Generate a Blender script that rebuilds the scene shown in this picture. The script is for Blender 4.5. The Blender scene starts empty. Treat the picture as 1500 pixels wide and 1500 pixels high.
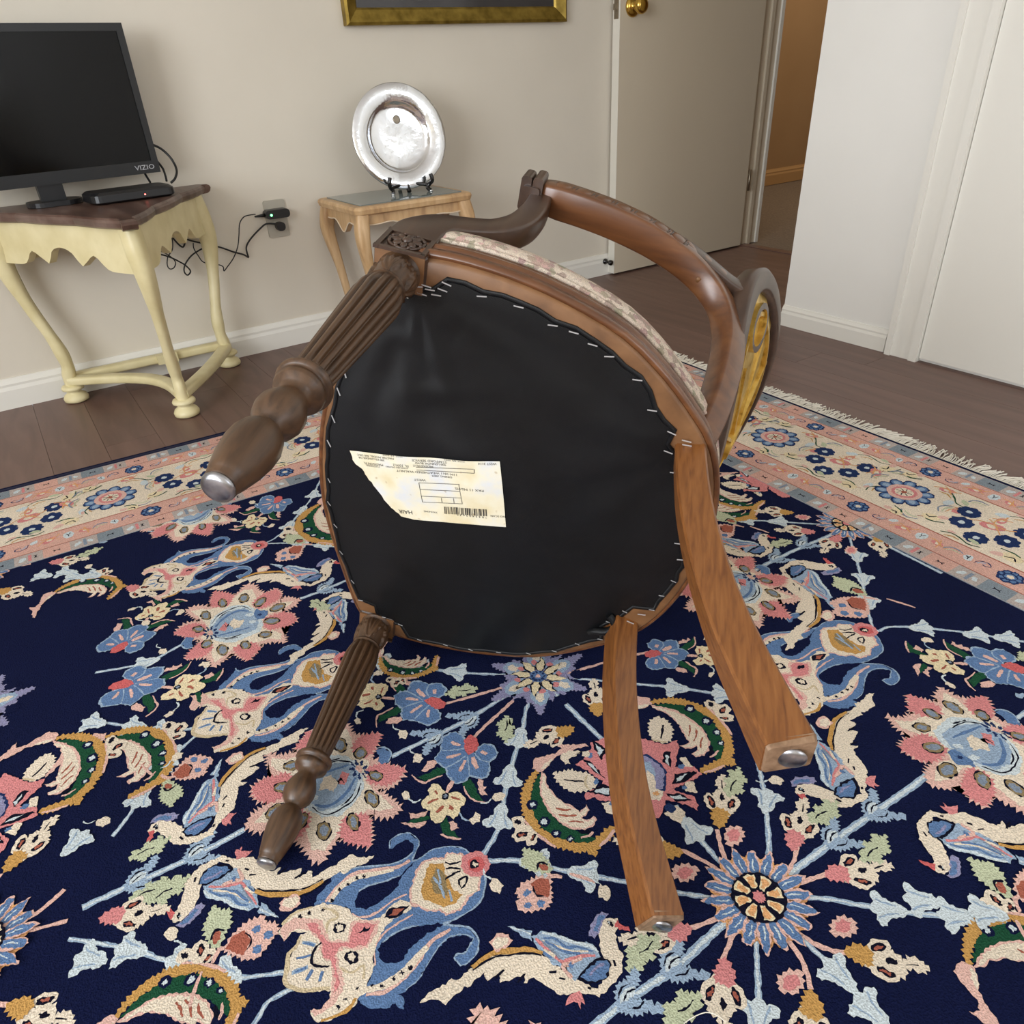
import bpy, math, random
from mathutils import Vector, Matrix, Euler
from mathutils.noise import noise as pnoise
random.seed(7)
S = bpy.context.scene
COL = S.collection
PI = math.pi
R = math.radians

# ------------------------------------------------------------------ camera
FPX = 1078.3
PITCH, ROLL, YAW, CAMH = R(30.917), R(-3.126), R(-32.67), 0.78
def _cambasis():
    cp, sp, ca, sa = math.cos(PITCH), math.sin(PITCH), math.cos(YAW), math.sin(YAW)
    fwd = Vector((-sa*cp, ca*cp, -sp)); right = Vector((ca, sa, 0)); up = right.cross(fwd)
    cr, sr = math.cos(ROLL), math.sin(ROLL)
    return cr*right + sr*up, -sr*right + cr*up, -fwd
CX, CY, CZ = _cambasis()
CAM = Vector((0, 0, CAMH))
cd = bpy.data.cameras.new('camera'); cam = bpy.data.objects.new('camera', cd); COL.objects.link(cam)
cd.sensor_width = 36; cd.lens = 36*FPX/1500; cd.clip_start = .02; cd.clip_end = 60
m3 = Matrix((CX, CY, CZ)).transposed()
cam.matrix_world = Matrix.Translation(CAM) @ m3.to_4x4()
S.camera = cam
def ray(u, v):
    return CX*((u-750)/FPX) + CY*(-(v-750)/FPX) - CZ
def at(u, v, z=None, y=None, x=None):
    d = ray(u, v)
    if z is not None: t = (z-CAM.z)/d.z
    elif y is not None: t = y/d.y
    else: t = x/d.x
    return CAM + d*t

# ------------------------------------------------------------------ world, lights, exposure
W = bpy.data.worlds.new('world'); S.world = W; W.use_nodes = True
bg = W.node_tree.nodes['Background']; bg.inputs[0].default_value = (.75, .85, 1, 1); bg.inputs[1].default_value = 1.0
def area(name, loc, rot, sx, sy, power, col):
    l = bpy.data.lights.new(name, 'AREA'); l.shape = 'RECTANGLE'; l.size = sx; l.size_y = sy; l.energy = power; l.color = col
    o = bpy.data.objects.new(name, l); o.location = loc; o.rotation_euler = rot; COL.objects.link(o); return o
area('window_daylight', (-2.56, -.5, 1.35), (0, R(-90), 0), 1.5, 2.5, 74, (.93, .965, 1))
area('rear_window_daylight', (1.15, -2.56, 1.45), (R(90), 0, 0), 1.7, 1.3, 9, (.95, .975, 1))
area('hall_ceiling_light', (4.6, 2.6, 2.38), (0, 0, 0), .4, .4, 14, (1, .84, .62))
S.view_settings.view_transform = 'Standard'; S.view_settings.look = 'None'
S.view_settings.gamma = 1; S.view_settings.use_curve_mapping = False
S.view_settings.exposure = 0.66

# ------------------------------------------------------------------ materials
def lin(c):
    c = c/255.0
    return c/12.92 if c <= .04045 else ((c+.055)/1.055)**2.4
def srgb(r, g, b): return (lin(r), lin(g), lin(b), 1)
def newmat(name):
    m = bpy.data.materials.new(name); m.use_nodes = True
    nt = m.node_tree; b = nt.nodes['Principled BSDF']; return m, nt, b
def N(nt, t, **k):
    n = nt.nodes.new(t)
    for a, v in k.items():
        if a in n.inputs: n.inputs[a].default_value = v
        else: setattr(n, a, v)
    return n
def ramp(nt, fac, stops):
    r = nt.nodes.new('ShaderNodeValToRGB'); e = r.color_ramp.elements
    e[0].position, e[0].color = stops[0]; e[1].position, e[1].color = stops[-1]
    for p, c in stops[1:-1]:
        x = e.new(p); x.color = c
    nt.links.new(fac, r.inputs[0]); return r.outputs[0]
def coords(nt, scale, kind='Object'):
    tc = nt.nodes.new('ShaderNodeTexCoord'); mp = nt.nodes.new('ShaderNodeMapping')
    mp.inputs['Scale'].default_value = scale; nt.links.new(tc.outputs[kind], mp.inputs[0]); return mp.outputs[0]
def bump(nt, b, fac, strength, dist=.001):
    n = nt.nodes.new('ShaderNodeBump'); n.inputs['Strength'].default_value = strength; n.inputs['Distance'].default_value = dist
    nt.links.new(fac, n.inputs['Height']); nt.links.new(n.outputs[0], b.inputs['Normal'])
def noisemat(name, stops, scale=(10, 10, 10), nscale=1.0, detail=4, rough=.6, metal=0, bstr=0, bdist=.001, coat=0, bscale=None, distort=0):
    m, nt, b = newmat(name)
    v = coords(nt, scale)
    n = N(nt, 'ShaderNodeTexNoise', Scale=nscale, Detail=detail, Distortion=distort); nt.links.new(v, n.inputs['Vector'])
    nt.links.new(ramp(nt, n.outputs['Fac'], stops), b.inputs['Base Color'])
    b.inputs['Roughness'].default_value = rough; b.inputs['Metallic'].default_value = metal
    b.inputs['Coat Weight'].default_value = coat; b.inputs['Coat Roughness'].default_value = .25
    if bstr:
        if bscale:
            v2 = coords(nt, bscale); n2 = N(nt, 'ShaderNodeTexNoise', Scale=1.0, Detail=3); nt.links.new(v2, n2.inputs['Vector']); f = n2.outputs['Fac']
        else: f = n.outputs['Fac']
        bump(nt, b, f, bstr, bdist)
    return m
def flat(name, c, rough=.5, metal=0, coat=0, emit=None, es=1):
    m, nt, b = newmat(name); b.inputs['Base Color'].default_value = c
    b.inputs['Roughness'].default_value = rough; b.inputs['Metallic'].default_value = metal; b.inputs['Coat Weight'].default_value = coat
    if emit: b.inputs['Emission Color'].default_value = emit; b.inputs['Emission Strength'].default_value = es
    return m
def wood(name, dark, mid, light, rough=.42, gs=(70, 70, 5), coat=.15):
    return noisemat(name, [(.28, dark), (.5, mid), (.75, light)], gs, 1.0, 6, rough, 0, .25, .0006, coat, distort=.4)
M = {}
M['wall'] = noisemat('wall_paint', [(.3, srgb(216, 208, 193)), (.7, srgb(222, 214, 199))], (3, 3, 3), rough=.85, bstr=.08, bscale=(260, 260, 260))
M['wall_lit'] = noisemat('partition_paint_lit', [(.3, srgb(232, 230, 224)), (.7, srgb(237, 235, 229))], (3, 3, 3), rough=.8, bstr=.08, bscale=(260, 260, 260))  # lighter copy of the wall paint, window brightness put into the colour
M['ceil'] = flat('ceiling_paint', srgb(235, 232, 225), .9)
M['trim'] = flat('white_trim_paint', srgb(232, 229, 220), .45)
M['door'] = noisemat('door_paint', [(.3, srgb(205, 193, 172)), (.7, srgb(209, 197, 176))], (2, 2, 2), rough=.55)
M['dooredge'] = flat('door_edge_paint', srgb(228, 224, 212), .5)
M['hall'] = noisemat('hall_wall_warm_tint', [(.3, srgb(176, 142, 104)), (.7, srgb(182, 148, 110))], (3, 3, 3), rough=.85)  # warm dim hall light is put into this tan
M['halltrim'] = flat('hall_trim_paint', srgb(200, 160, 112), .6)
M['carpet'] = noisemat('hall_carpet', [(.3, srgb(112, 98, 86)), (.7, srgb(136, 122, 108))], (120, 120, 120), rough=.95, bstr=.5, bdist=.003)
def plank_mat():
    m, nt, b = newmat('dark_laminate')
    v = coords(nt, (28, 2.2, 10)); n = N(nt, 'ShaderNodeTexNoise', Scale=1.0, Detail=6, Distortion=.6); nt.links.new(v, n.inputs['Vector'])
    c = ramp(nt, n.outputs['Fac'], [(.25, srgb(92, 68, 60)), (.5, srgb(106, 80, 71)), (.8, srgb(118, 92, 82))])
    oi = nt.nodes.new('ShaderNodeObjectInfo'); hs = nt.nodes.new('ShaderNodeHueSaturation')
    mr = N(nt, 'ShaderNodeMapRange'); mr.inputs[3].default_value = .93; mr.inputs[4].default_value = 1.07
    nt.links.new(oi.outputs['Random'], mr.inputs[0]); nt.links.new(mr.outputs[0], hs.inputs['Value']); nt.links.new(c, hs.inputs['Color'])
    nt.links.new(hs.outputs[0], b.inputs['Base Color']); b.inputs['Roughness'].default_value = .42
    bump(nt, b, n.outputs['Fac'], .12, .0006); return m
M['plank'] = plank_mat()
M['subfloor'] = flat('subfloor', srgb(60, 44, 38), .8)
M['w_dark'] = wood('walnut_stain', srgb(56, 38, 24), srgb(80, 56, 36), srgb(94, 67, 44), .42, (150, 150, 12))
M['w_arm'] = wood('polished_walnut', srgb(78, 44, 22), srgb(100, 60, 31), srgb(118, 75, 41), .3, (70, 10, 70), .4)
M['w_support'] = wood('dull_walnut', srgb(54, 37, 27), srgb(66, 46, 34), srgb(78, 56, 41), .36, coat=.25)
M['w_leg'] = wood('sabre_leg_walnut', srgb(104, 60, 27), srgb(130, 80, 37), srgb(146, 94, 48), .42, (240, 240, 26), .1)
M['w_rail'] = wood('seat_rail_walnut', srgb(98, 66, 39), srgb(118, 81, 49), srgb(134, 95, 60), .5, (30, 30, 90), .05)
M['w_foot'] = wood('foot_end_grain', srgb(104, 78, 56), srgb(136, 106, 80), srgb(160, 130, 102), .6, (120, 120, 120), 0)
M['chrome'] = noisemat('worn_chrome', [(.3, srgb(128, 128, 132)), (.7, srgb(190, 190, 194))], (60, 60, 60), rough=.3, metal=1)
M['gold'] = noisemat('gilding', [(.28, srgb(140, 106, 40)), (.40, srgb(214, 178, 90)), (.75, srgb(244, 216, 132))], (60, 60, 60), detail=6, rough=.3, metal=.6, bstr=.35, bdist=.002)
M['brass'] = flat('polished_brass', srgb(206, 170, 84), .18, 1)
M['goldframe'] = noisemat('gilt_frame', [(.3, srgb(118, 96, 34)), (.7, srgb(168, 142, 66))], (30, 30, 30), rough=.38, metal=.7, bstr=.2)
M['nickel'] = flat('latch_nickel', srgb(150, 140, 125), .4, 1)
M['silver'] = noisemat('polished_pewter', [(.3, srgb(232, 235, 240)), (.7, srgb(246, 248, 252))], (14, 14, 14), rough=.15, metal=1, bstr=.6, bdist=.006)
M['black'] = flat('black_plastic', srgb(22, 22, 24), .35)
M['tvbezel'] = flat('tv_bezel', srgb(24, 25, 27), .35)
M['screen'] = flat('tv_screen', srgb(3, 3, 4), .12); M['screen'].node_tree.nodes['Principled BSDF'].inputs['Specular IOR Level'].default_value = .25
M['cord'] = flat('black_cord', srgb(20, 20, 20), .5)
M['plate_w'] = flat('outlet_plastic', srgb(178, 172, 158), .45)
M['led_g'] = flat('green_led', (0, .8, .1, 1), .5, emit=(.1, 1, .25, 1), es=6)
M['led_r'] = flat('red_led', (.8, .02, .02, 1), .5, emit=(1, .15, .12, 1), es=5)
M['white_ink'] = flat('white_print', srgb(190, 190, 194), .5)
M['cream'] = noisemat('cream_paint', [(.3, srgb(214, 200, 150)), (.7, srgb(232, 220, 176))], (14, 14, 14), rough=.42, bstr=.15)
M['ttop'] = noisemat('distressed_brown_top', [(.28, srgb(58, 38, 30)), (.5, srgb(92, 68, 58)), (.78, srgb(130, 108, 98))], (26, 5, 20), detail=6, rough=.35, bstr=.3)
M['pine'] = wood('washed_oak', srgb(166, 130, 92), srgb(196, 160, 116), srgb(214, 182, 140), .45, (40, 40, 8), .1)
M['pinewash'] = flat('white_wash_line', srgb(220, 202, 176), .6)
M['stand'] = flat('black_lacquer', srgb(16, 14, 14), .25, coat=.3)
M['picture'] = noisemat('dark_print_under_glass', [(.35, srgb(44, 42, 44)), (.6, srgb(58, 56, 58)), (.8, srgb(40, 36, 40))], (2, 2, 2), rough=.12, coat=.5)
M['staple'] = flat('staple_steel', srgb(214, 214, 214), .3, .5)
def glass_top():
    m, nt, b = newmat('table_glass'); b.inputs['Base Color'].default_value = srgb(150, 160, 158)
    b.inputs['Roughness'].default_value = .06; b.inputs['Metallic'].default_value = 0; b.inputs['Transmission Weight'].default_value = .35
    b.inputs['IOR'].default_value = 1.5; return m
M['glass'] = glass_top()
def cloth_mat():
    m, nt, b = newmat('black_dust_cloth')
    v = coords(nt, (9, 9, 9)); n = N(nt, 'ShaderNodeTexNoise', Scale=1.0, Detail=5, Distortion=.8); nt.links.new(v, n.inputs['Vector'])
    nt.links.new(ramp(nt, n.outputs['Fac'], [(.3, srgb(8, 9, 11)), (.7, srgb(15, 17, 20))]), b.inputs['Base Color'])
    b.inputs['Roughness'].default_value = .42; b.inputs['Specular IOR Level'].default_value = .38
    w = N(nt, 'ShaderNodeTexWave', Scale=330.0); w.bands_direction = 'DIAGONAL'
    tc = nt.nodes.new('ShaderNodeTexCoord'); nt.links.new(tc.outputs['Object'], w.inputs['Vector'])
    n2 = N(nt, 'ShaderNodeTexNoise', Scale=26.0, Detail=4); nt.links.new(tc.outputs['Object'], n2.inputs['Vector'])
    ad = N(nt, 'ShaderNodeMath', operation='ADD'); ml = N(nt, 'ShaderNodeMath', operation='MULTIPLY'); ml.inputs[1].default_value = 3.0
    nt.links.new(n2.outputs['Fac'], ml.inputs[0]); nt.links.new(ml.outputs[0], ad.inputs[0]); nt.links.new(w.outputs['Fac'], ad.inputs[1])
    bump(nt, b, ad.outputs[0], .35, .0007); return m
M['cloth'] = cloth_mat()
def fabric_mat():
    m, nt, b = newmat('floral_tapestry')
    v = coords(nt, (170, 170, 170)); vo = N(nt, 'ShaderNodeTexVoronoi', Scale=1.3); vo.feature = 'F1'
    ns = N(nt, 'ShaderNodeTexNoise', Scale=1.6, Detail=3); nt.links.new(v, ns.inputs['Vector'])
    mx = N(nt, 'ShaderNodeMixRGB', Fac=.45); nt.links.new(v, mx.inputs[1]); nt.links.new(ns.outputs['Color'], mx.inputs[2]); nt.links.new(mx.outputs[0], vo.inputs['Vector'])
    sep = nt.nodes.new('ShaderNodeSeparateColor'); nt.links.new(vo.outputs['Color'], sep.inputs[0])
    c1 = ramp(nt, sep.outputs[0], [(.0, srgb(222, 204, 184)), (.45, srgb(228, 212, 194)), (.6, srgb(206, 166, 158)), (.76, srgb(168, 164, 138)), (.92, srgb(186, 156, 150))])
    de = N(nt, 'ShaderNodeTexNoise', Scale=1.5, Detail=2, Distortion=3.2); nt.links.new(v, de.inputs['Vector'])
    c2 = ramp(nt, de.outputs['Fac'], [(.45, (1, 1, 1, 1)), (.488, (.10, .11, .09, 1)), (.53, (1, 1, 1, 1))])
    mm = N(nt, 'ShaderNodeMixRGB', blend_type='MULTIPLY', Fac=.85); nt.links.new(c1, mm.inputs[1]); nt.links.new(c2, mm.inputs[2])
    nt.links.new(mm.outputs[0], b.inputs['Base Color']); b.inputs['Roughness'].default_value = .9
    n3 = N(nt, 'ShaderNodeTexNoise', Scale=14.0, Detail=2); nt.links.new(v, n3.inputs['Vector']); bump(nt, b, n3.outputs['Fac'], .6, .001); return m
M['fabric'] = fabric_mat()
def paper_mat():
    m, nt, b = newmat('aged_paper')
    v = coords(nt, (22, 22, 22)); n = N(nt, 'ShaderNodeTexNoise', Scale=1.0, Detail=6); nt.links.new(v, n.inputs['Vector'])
    c = ramp(nt, n.outputs['Fac'], [(.28, srgb(222, 205, 160)), (.5, srgb(232, 224, 198)), (.7, srgb(214, 218, 226))])
    v2 = coords(nt, (70, 70, 70)); n2 = N(nt, 'ShaderNodeTexNoise', Scale=1.0, Detail=1); nt.links.new(v2, n2.inputs['Vector'])
    c2 = ramp(nt, n2.outputs['Fac'], [(.72, (1, 1, 1, 1)), (.8, (.55, .42, .25, 1))])
    mm = N(nt, 'ShaderNodeMixRGB', blend_type='MULTIPLY', Fac=1.0); nt.links.new(c, mm.inputs[1]); nt.links.new(c2, mm.inputs[2])
    nt.links.new(mm.outputs[0], b.inputs['Base Color']); b.inputs['Roughness'].default_value = .75; return m
M['paper'] = paper_mat()
M['ink'] = flat('grey_ink', srgb(84, 80, 74), .8)
M['inkd'] = flat('dark_ink', srgb(52, 48, 44), .8)

# ------------------------------------------------------------------ mesh helpers
def link_obj(name, me, parent=None, mat=None):
    o = bpy.data.objects.new(name, me); COL.objects.link(o)
    if mat is not None:
        for mm in (mat if isinstance(mat, (list, tuple)) else [mat]): me.materials.append(mm)
    if parent: o.parent = parent
    return o
class MB:
    def __init__(s): s.v = []; s.f = []; s.mi = []; s.sm = []
    def add(s, vs, fs, smooth=False, mi=0):
        b = len(s.v); s.v += [tuple(p) for p in vs]
        for f in fs: s.f.append(tuple(i+b for i in f)); s.mi.append(mi); s.sm.append(smooth)
    def box(s, a, b, mi=0, rot=None, bev=0):
        x0, y0, z0 = a; x1, y1, z1 = b
        if bev:
            cx = []
            P = [(x0+bev, y0), (x1-bev, y0), (x1, y0+bev), (x1, y1-bev), (x1-bev, y1), (x0+bev, y1), (x0, y1-bev), (x0, y0+bev)]
            n = 8; c = ((x0+x1)/2, (y0+y1)/2)
            ins = [(c[0]+(px-c[0])*(1-bev*2/(x1-x0)), c[1]+(py-c[1])*(1-bev*2/(y1-y0))) for px, py in P]
            vs = [(p[0], p[1], z0) for p in ins]+[(p[0], p[1], z0+bev) for p in P]+[(p[0], p[1], z1-bev) for p in P]+[(p[0], p[1], z1) for p in ins]
            fs = [tuple(range(n-1, -1, -1)), tuple(range(3*n, 4*n))]
            for k in range(3):
                for i in range(n): j = (i+1) % n; fs.append((k*n+i, k*n+j, (k+1)*n+j, (k+1)*n+i))
        else:
            vs = [(x0, y0, z0), (x1, y0, z0), (x1, y1, z0), (x0, y1, z0), (x0, y0, z1), (x1, y0, z1), (x1, y1, z1), (x0, y1, z1)]
            fs = [(3, 2, 1, 0), (4, 5, 6, 7), (0, 1, 5, 4), (1, 2, 6, 5), (2, 3, 7, 6), (3, 0, 4, 7)]
        if rot is not None: vs = [rot @ Vector(p) for p in vs]
        s.add(vs, fs, False, mi); return s
    def lathe(s, prof, axis_m=None, n=32, mi=0, smooth=True, rfun=None):
        # prof: list of (r, z)
        A = axis_m or Matrix.Identity(4); vs = []; fs = []
        for k, (r, z) in enumerate(prof):
            for i in range(n):
                a = 2*PI*i/n; rr = r if rfun is None else rfun(r, z, a, k)
                vs.append(A @ Vector((rr*math.cos(a), rr*math.sin(a), z)))
        for k in range(len(prof)-1):
            for i in range(n):
                j = (i+1) % n; fs.append((k*n+i, k*n+j, (k+1)*n+j, (k+1)*n+i))
        fs.append(tuple(range(n-1, -1, -1))); fs.append(tuple(range((len(prof)-1)*n, len(prof)*n)))
        s.add(vs, fs, smooth, mi); return s
    def sweep(s, path, sec, side=None, mi=0, smooth=True, closed=False, caps=True, mifun=None):
        # path: list of Vector; sec: list of (a,b) or list per point; side: reference vector for the 'a' axis (or list)
        n = len(path); vs = []; fs = []; path = [Vector(p) for p in path]
        for i, p in enumerate(path):
            if closed: t = path[(i+1) % n]-path[i-1]
            else: t = path[min(i+1, n-1)]-path[max(i-1, 0)]
            t.normalize()
            r = side[i] if isinstance(side, list) else (side or Vector((0, 0, 1)))
            a = (r - t*r.dot(t)).normalized(); b = t.cross(a)
            sc = sec[i] if isinstance(sec[0][0], (tuple, list)) else sec
            for (x, y) in sc: vs.append(p + a*x + b*y)
        m = len(sec[0]) if isinstance(sec[0][0], (tuple, list)) else len(sec)
        for i in range(n if closed else n-1):
            k = (i+1) % n
            for j in range(m):
                l = (j+1) % m; fs.append((i*m+j, i*m+l, k*m+l, k*m+j))
        s.add(vs, fs, smooth, mi)
        if not closed and caps:
            s.add(vs[:m], [tuple(range(m-1, -1, -1))], False, mi); s.add(vs[-m:], [tuple(range(m))], False, mi)
        return s
    def tube(s, pts, r, n=8, mi=0, res=0, closed=False):
        sec = [(r*math.cos(2*PI*i/n), r*math.sin(2*PI*i/n)) for i in range(n)]
        if res: pts = spline(pts, res)
        sd = Vector((.13, .2, 1)); return s.sweep(pts, sec, sd, mi, True, closed)
    def prism(s, poly, z0, z1, mi=0, rot=None):
        n = len(poly); vs = [(x, y, z0) for x, y in poly]+[(x, y, z1) for x, y in poly]
        if rot is not None: vs = [rot @ Vector(p) for p in vs]
        fs = [tuple(range(n-1, -1, -1)), tuple(range(n, 2*n))]+[(i, (i+1) % n, (i+1) % n+n, i+n) for i in range(n)]
        s.add(vs, fs, False, mi); return s
    def build(s, name, mat, parent=None, fix=True):
        me = bpy.data.meshes.new(name); me.from_pydata(s.v, [], s.f); me.update()
        me.polygons.foreach_set('use_smooth', s.sm); me.polygons.foreach_set('material_index', s.mi)
        if fix:
            import bmesh
            bm = bmesh.new(); bm.from_mesh(me); bmesh.ops.recalc_face_normals(bm, faces=bm.faces); bm.to_mesh(me); bm.free()
        return link_obj(name, me, parent, mat)
def spline(pts, res=6):
    pts = [Vector(p) for p in pts]; out = []
    for i in range(len(pts)-1):
        p0 = pts[max(i-1, 0)]; p1 = pts[i]; p2 = pts[i+1]; p3 = pts[min(i+2, len(pts)-1)]
        for k in range(res):
            t = k/res
            out.append(.5*((2*p1)+(-p0+p2)*t+(2*p0-5*p1+4*p2-p3)*t*t+(-p0+3*p1-3*p2+p3)*t**3))
    out.append(pts[-1]); return out
def interp(tab, t):
    for i in range(len(tab)-1):
        if t <= tab[i+1][0]:
            a, b = tab[i], tab[i+1]; k = (t-a[0])/max(1e-9, b[0]-a[0]); return a[1]+(b[1]-a[1])*k
    return tab[-1][1]
def rrect(w, h, r, n=3):
    out = []
    for cx, cy, a0 in ((w/2-r, h/2-r, 0), (-w/2+r, h/2-r, 90), (-w/2+r, -h/2+r, 180), (w/2-r, -h/2+r, 270)):
        for k in range(n+1): a = R(a0+90*k/n); out.append((cx+r*math.cos(a), cy+r*math.sin(a)))
    return out
def tag(o, label=None, cat=None, group=None, kind=None):
    if label: o['label'] = label
    if cat: o['category'] = cat
    if group: o['group'] = group
    if kind: o['kind'] = kind
    return o
def thing(name, label, cat, loc=(0, 0, 0), rot=None, mw=None):
    o = bpy.data.objects.new(name, None); COL.objects.link(o); o.empty_display_size = .05
    if mw is not None: o.matrix_world = mw
    else:
        o.location = loc
        if rot: o.rotation_euler = rot
    return tag(o, label, cat)
def struct(name, mb, mat): return tag(mb.build(name, mat), kind='structure')
def text_mesh(name, s, mat, parent, m, size, extr=.0):
    c = bpy.data.curves.new(name, 'FONT'); c.body = s; c.size = size; c.extrude = extr; c.resolution_u = 2
    o = bpy.data.objects.new(name, c); COL.objects.link(o)
    bpy.context.view_layer.update()
    me = bpy.data.meshes.new_from_object(o); bpy.data.objects.remove(o); me.transform(m)
    return link_obj(name, me, parent, mat)
# ------------------------------------------------------------------ room shell
YB, XD, XP, YC, XL, YF, ZC = 2.513, 3.0, 2.12, 1.547, -2.6, -2.6, 2.45
fl = struct('floor', MB().box((XL, YF, -.05), (XD, YB, -.012)), M['subfloor'])
struct('floor.001', MB().box((XD, -.5, -.05), (7.2, 3.7, -.003)), M['carpet'])
PW = .127; PM = {}
for L in (.9, 1.22, 1.5):
    b = MB().box((.0004, .0004, -.012), (PW-.0004, L-.0006, 0)); o = b.build('plank', M['plank']); PM[L] = o.data; bpy.data.objects.remove(o)
rr = random.Random(3); x = XL; 
while x < XD-.01:
    y = YF - rr.random()*.6
    while y < YB:
        L = rr.choice([.9, 1.22, 1.5]); y1 = y+L
        hid = (x > -1.8 and x+PW < 1.5 and y > -.5 and y1 < 1.85) or (x > XP and y1 < YC)
        if not hid:
            o = bpy.data.objects.new('plank', PM[L]); COL.objects.link(o); o.parent = fl
            ya = max(y, YF+.001); yb = min(y1, YB); wx = min(x+PW, XD)-x
            if yb-ya > .04: o.location = (x, ya, 0); o.scale = (wx/PW, (yb-ya)/L, 1)
            else: bpy.data.objects.remove(o)
        y = y1
    x += PW
def wall_hole(name, mat, axis, p0, p1, u0, u1, hole, z1=ZC):
    # axis 'x': wall lies in plane x=p0..p1 and runs along y ; 'y' the other way ; hole = (a, b, zlo, zhi)
    b = MB(); a, c, zl, zh = hole
    for s0, s1, za, zb in ((u0, a, 0, z1), (c, u1, 0, z1), (a, c, 0, zl), (a, c, zh, z1)):
        if s1-s0 > .001 and zb-za > .001:
            b.box((p0, s0, za), (p1, s1, zb)) if axis == 'x' else b.box((s0, p0, za), (s1, p1, zb))
    return struct(name, b, mat)
struct('wall_back', MB().box((XL, YB, 0), (XD, YB+.1, ZC)), M['wall'])
struct('wall_right', MB().box((XP, YF, 0), (XD, YC, ZC)), M['wall_lit'])
wall_hole('wall_doorway', M['wall'], 'x', XD, XD+.09, -.5, YB+.1, (1.66, 2.5, 0, 2.04))
wall_hole('wall_left', M['wall'], 'x', XL-.12, XL, YF, YB+.1, (-1.6, .9, .6, 2.1))
wall_hole('wall_front', M['wall'], 'y', YF-.12, YF, XL, XP, (.3, 2.0, .8, 2.1))
struct('ceiling', MB().box((XL, YF, ZC), (7.2, 3.8, ZC+.1)), M['ceil'])
struct('wall_hall', MB().box((XD+.09, 3.68, 0), (7.2, 3.78, ZC)), M['hall'])
struct('wall_hall_end', MB().box((7.1, -.5, 0), (7.2, 3.68, ZC)), M['hall'])
struct('wall_hall_near', MB().box((XD+.09, -.6, 0), (7.2, -.5, ZC)), M['hall'])
struct('wall_hall_side', MB().box((XD+.0, YB+.1, 0), (XD+.09, 3.68, ZC)), M['hall'])
for nm, p, (u0, u1, z0, z1), ax in (('window_1', XL-.06, (-1.6, .9, .6, 2.1), 'x'), ('window_2', YF-.06, (.3, 2.0, .8, 2.1), 'y')):
    b = MB(); t = .045
    def bar(a, c, za, zb):
        if ax == 'x': b.box((p-.02, a, za), (p+.02, c, zb))
        else: b.box((a, p-.02, za), (c, p+.02, zb))
    bar(u0, u1, z0, z0+t); bar(u0, u1, z1-t, z1); bar(u0, u0+t, z0+t, z1-t); bar(u1-t, u1, z0+t, z1-t); um = (u0+u1)/2; bar(um-t/2, um+t/2, z0+t, z1-t)
    struct(nm, b, M['trim'])
def base_prof(h, t): return [(0, 0), (t, 0), (t, h*.62), (t*.75, h*.74), (t*.8, h*.82), (t*.45, h*.93), (t*.3, h), (0, h)]
def skirting(name, p0, p1, h, t, mat):
    # p0 -> p1 along the wall, profile grows to the left of the direction
    d = Vector((p1[0]-p0[0], p1[1]-p0[1], 0)).normalized(); n = Vector((-d.y, d.x, 0)); pr = base_prof(h, t); b = MB()
    vs = [Vector((p[0], p[1], 0))+n*a+Vector((0, 0, z)) for p in (p0, p1) for a, z in pr]; k = len(pr)
    b.add(vs, [tuple(range(k)), tuple(range(2*k-1, k-1, -1))]+[(i, (i+1) % k, (i+1) % k+k, i+k) for i in range(k)])
    return struct(name, b, mat)
skirting('baseboard_back', (XD, YB), (XL, YB), .086, .014, M['trim'])
skirting('baseboard_left', (XL, YB), (XL, YF), .086, .014, M['trim'])
skirting('baseboard_front', (XL, YF), (XP, YF), .086, .014, M['trim'])
skirting('baseboard_right', (XP, 1.168), (XP, YC), .066, .013, M['trim'])
skirting('baseboard_hall', (7.1, 3.68), (XD+.09, 3.68), .1, .016, M['halltrim'])
b = MB(); b.box((XP-.02, 1.06, .0), (XP, 1.158, 2.1)); b.box((XP-.026, 1.06, .0), (XP-.02, 1.083, 2.1)); b.box((XP-.026, 1.140, .0), (XP-.02, 1.158, 2.1))
struct('trim_1', b, M['trim'])
b = MB(); b.box((2.972, 2.487, 0), (3.094, 2.513, 2.05)); b.box((2.972, 1.655, 0), (3.094, 1.675, 2.05)); b.box((2.972, 1.655, 2.03), (3.094, 2.5, 2.05)); b.box((3.03, 2.476, 0), (3.05, 2.487, 2.03))
struct('trim_2', b, M['door'])
b = MB(); b.box((3.094, 2.478, 0), (3.112, 2.56, 2.1)); b.box((3.094, 1.6, 0), (3.112, 1.66, 2.1)); struct('trim_3', b, M['trim'])
# threshold strip under the doorway
struct('trim_4', MB().box((2.985, 1.66, -.003), (3.03, 2.49, .004)), M['plank'])
# closet door beyond the casing on the partition
struct('door_2', MB().box((XP-.012, .25, .01), (XP, 1.058, 2.03)), M['trim'])
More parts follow.
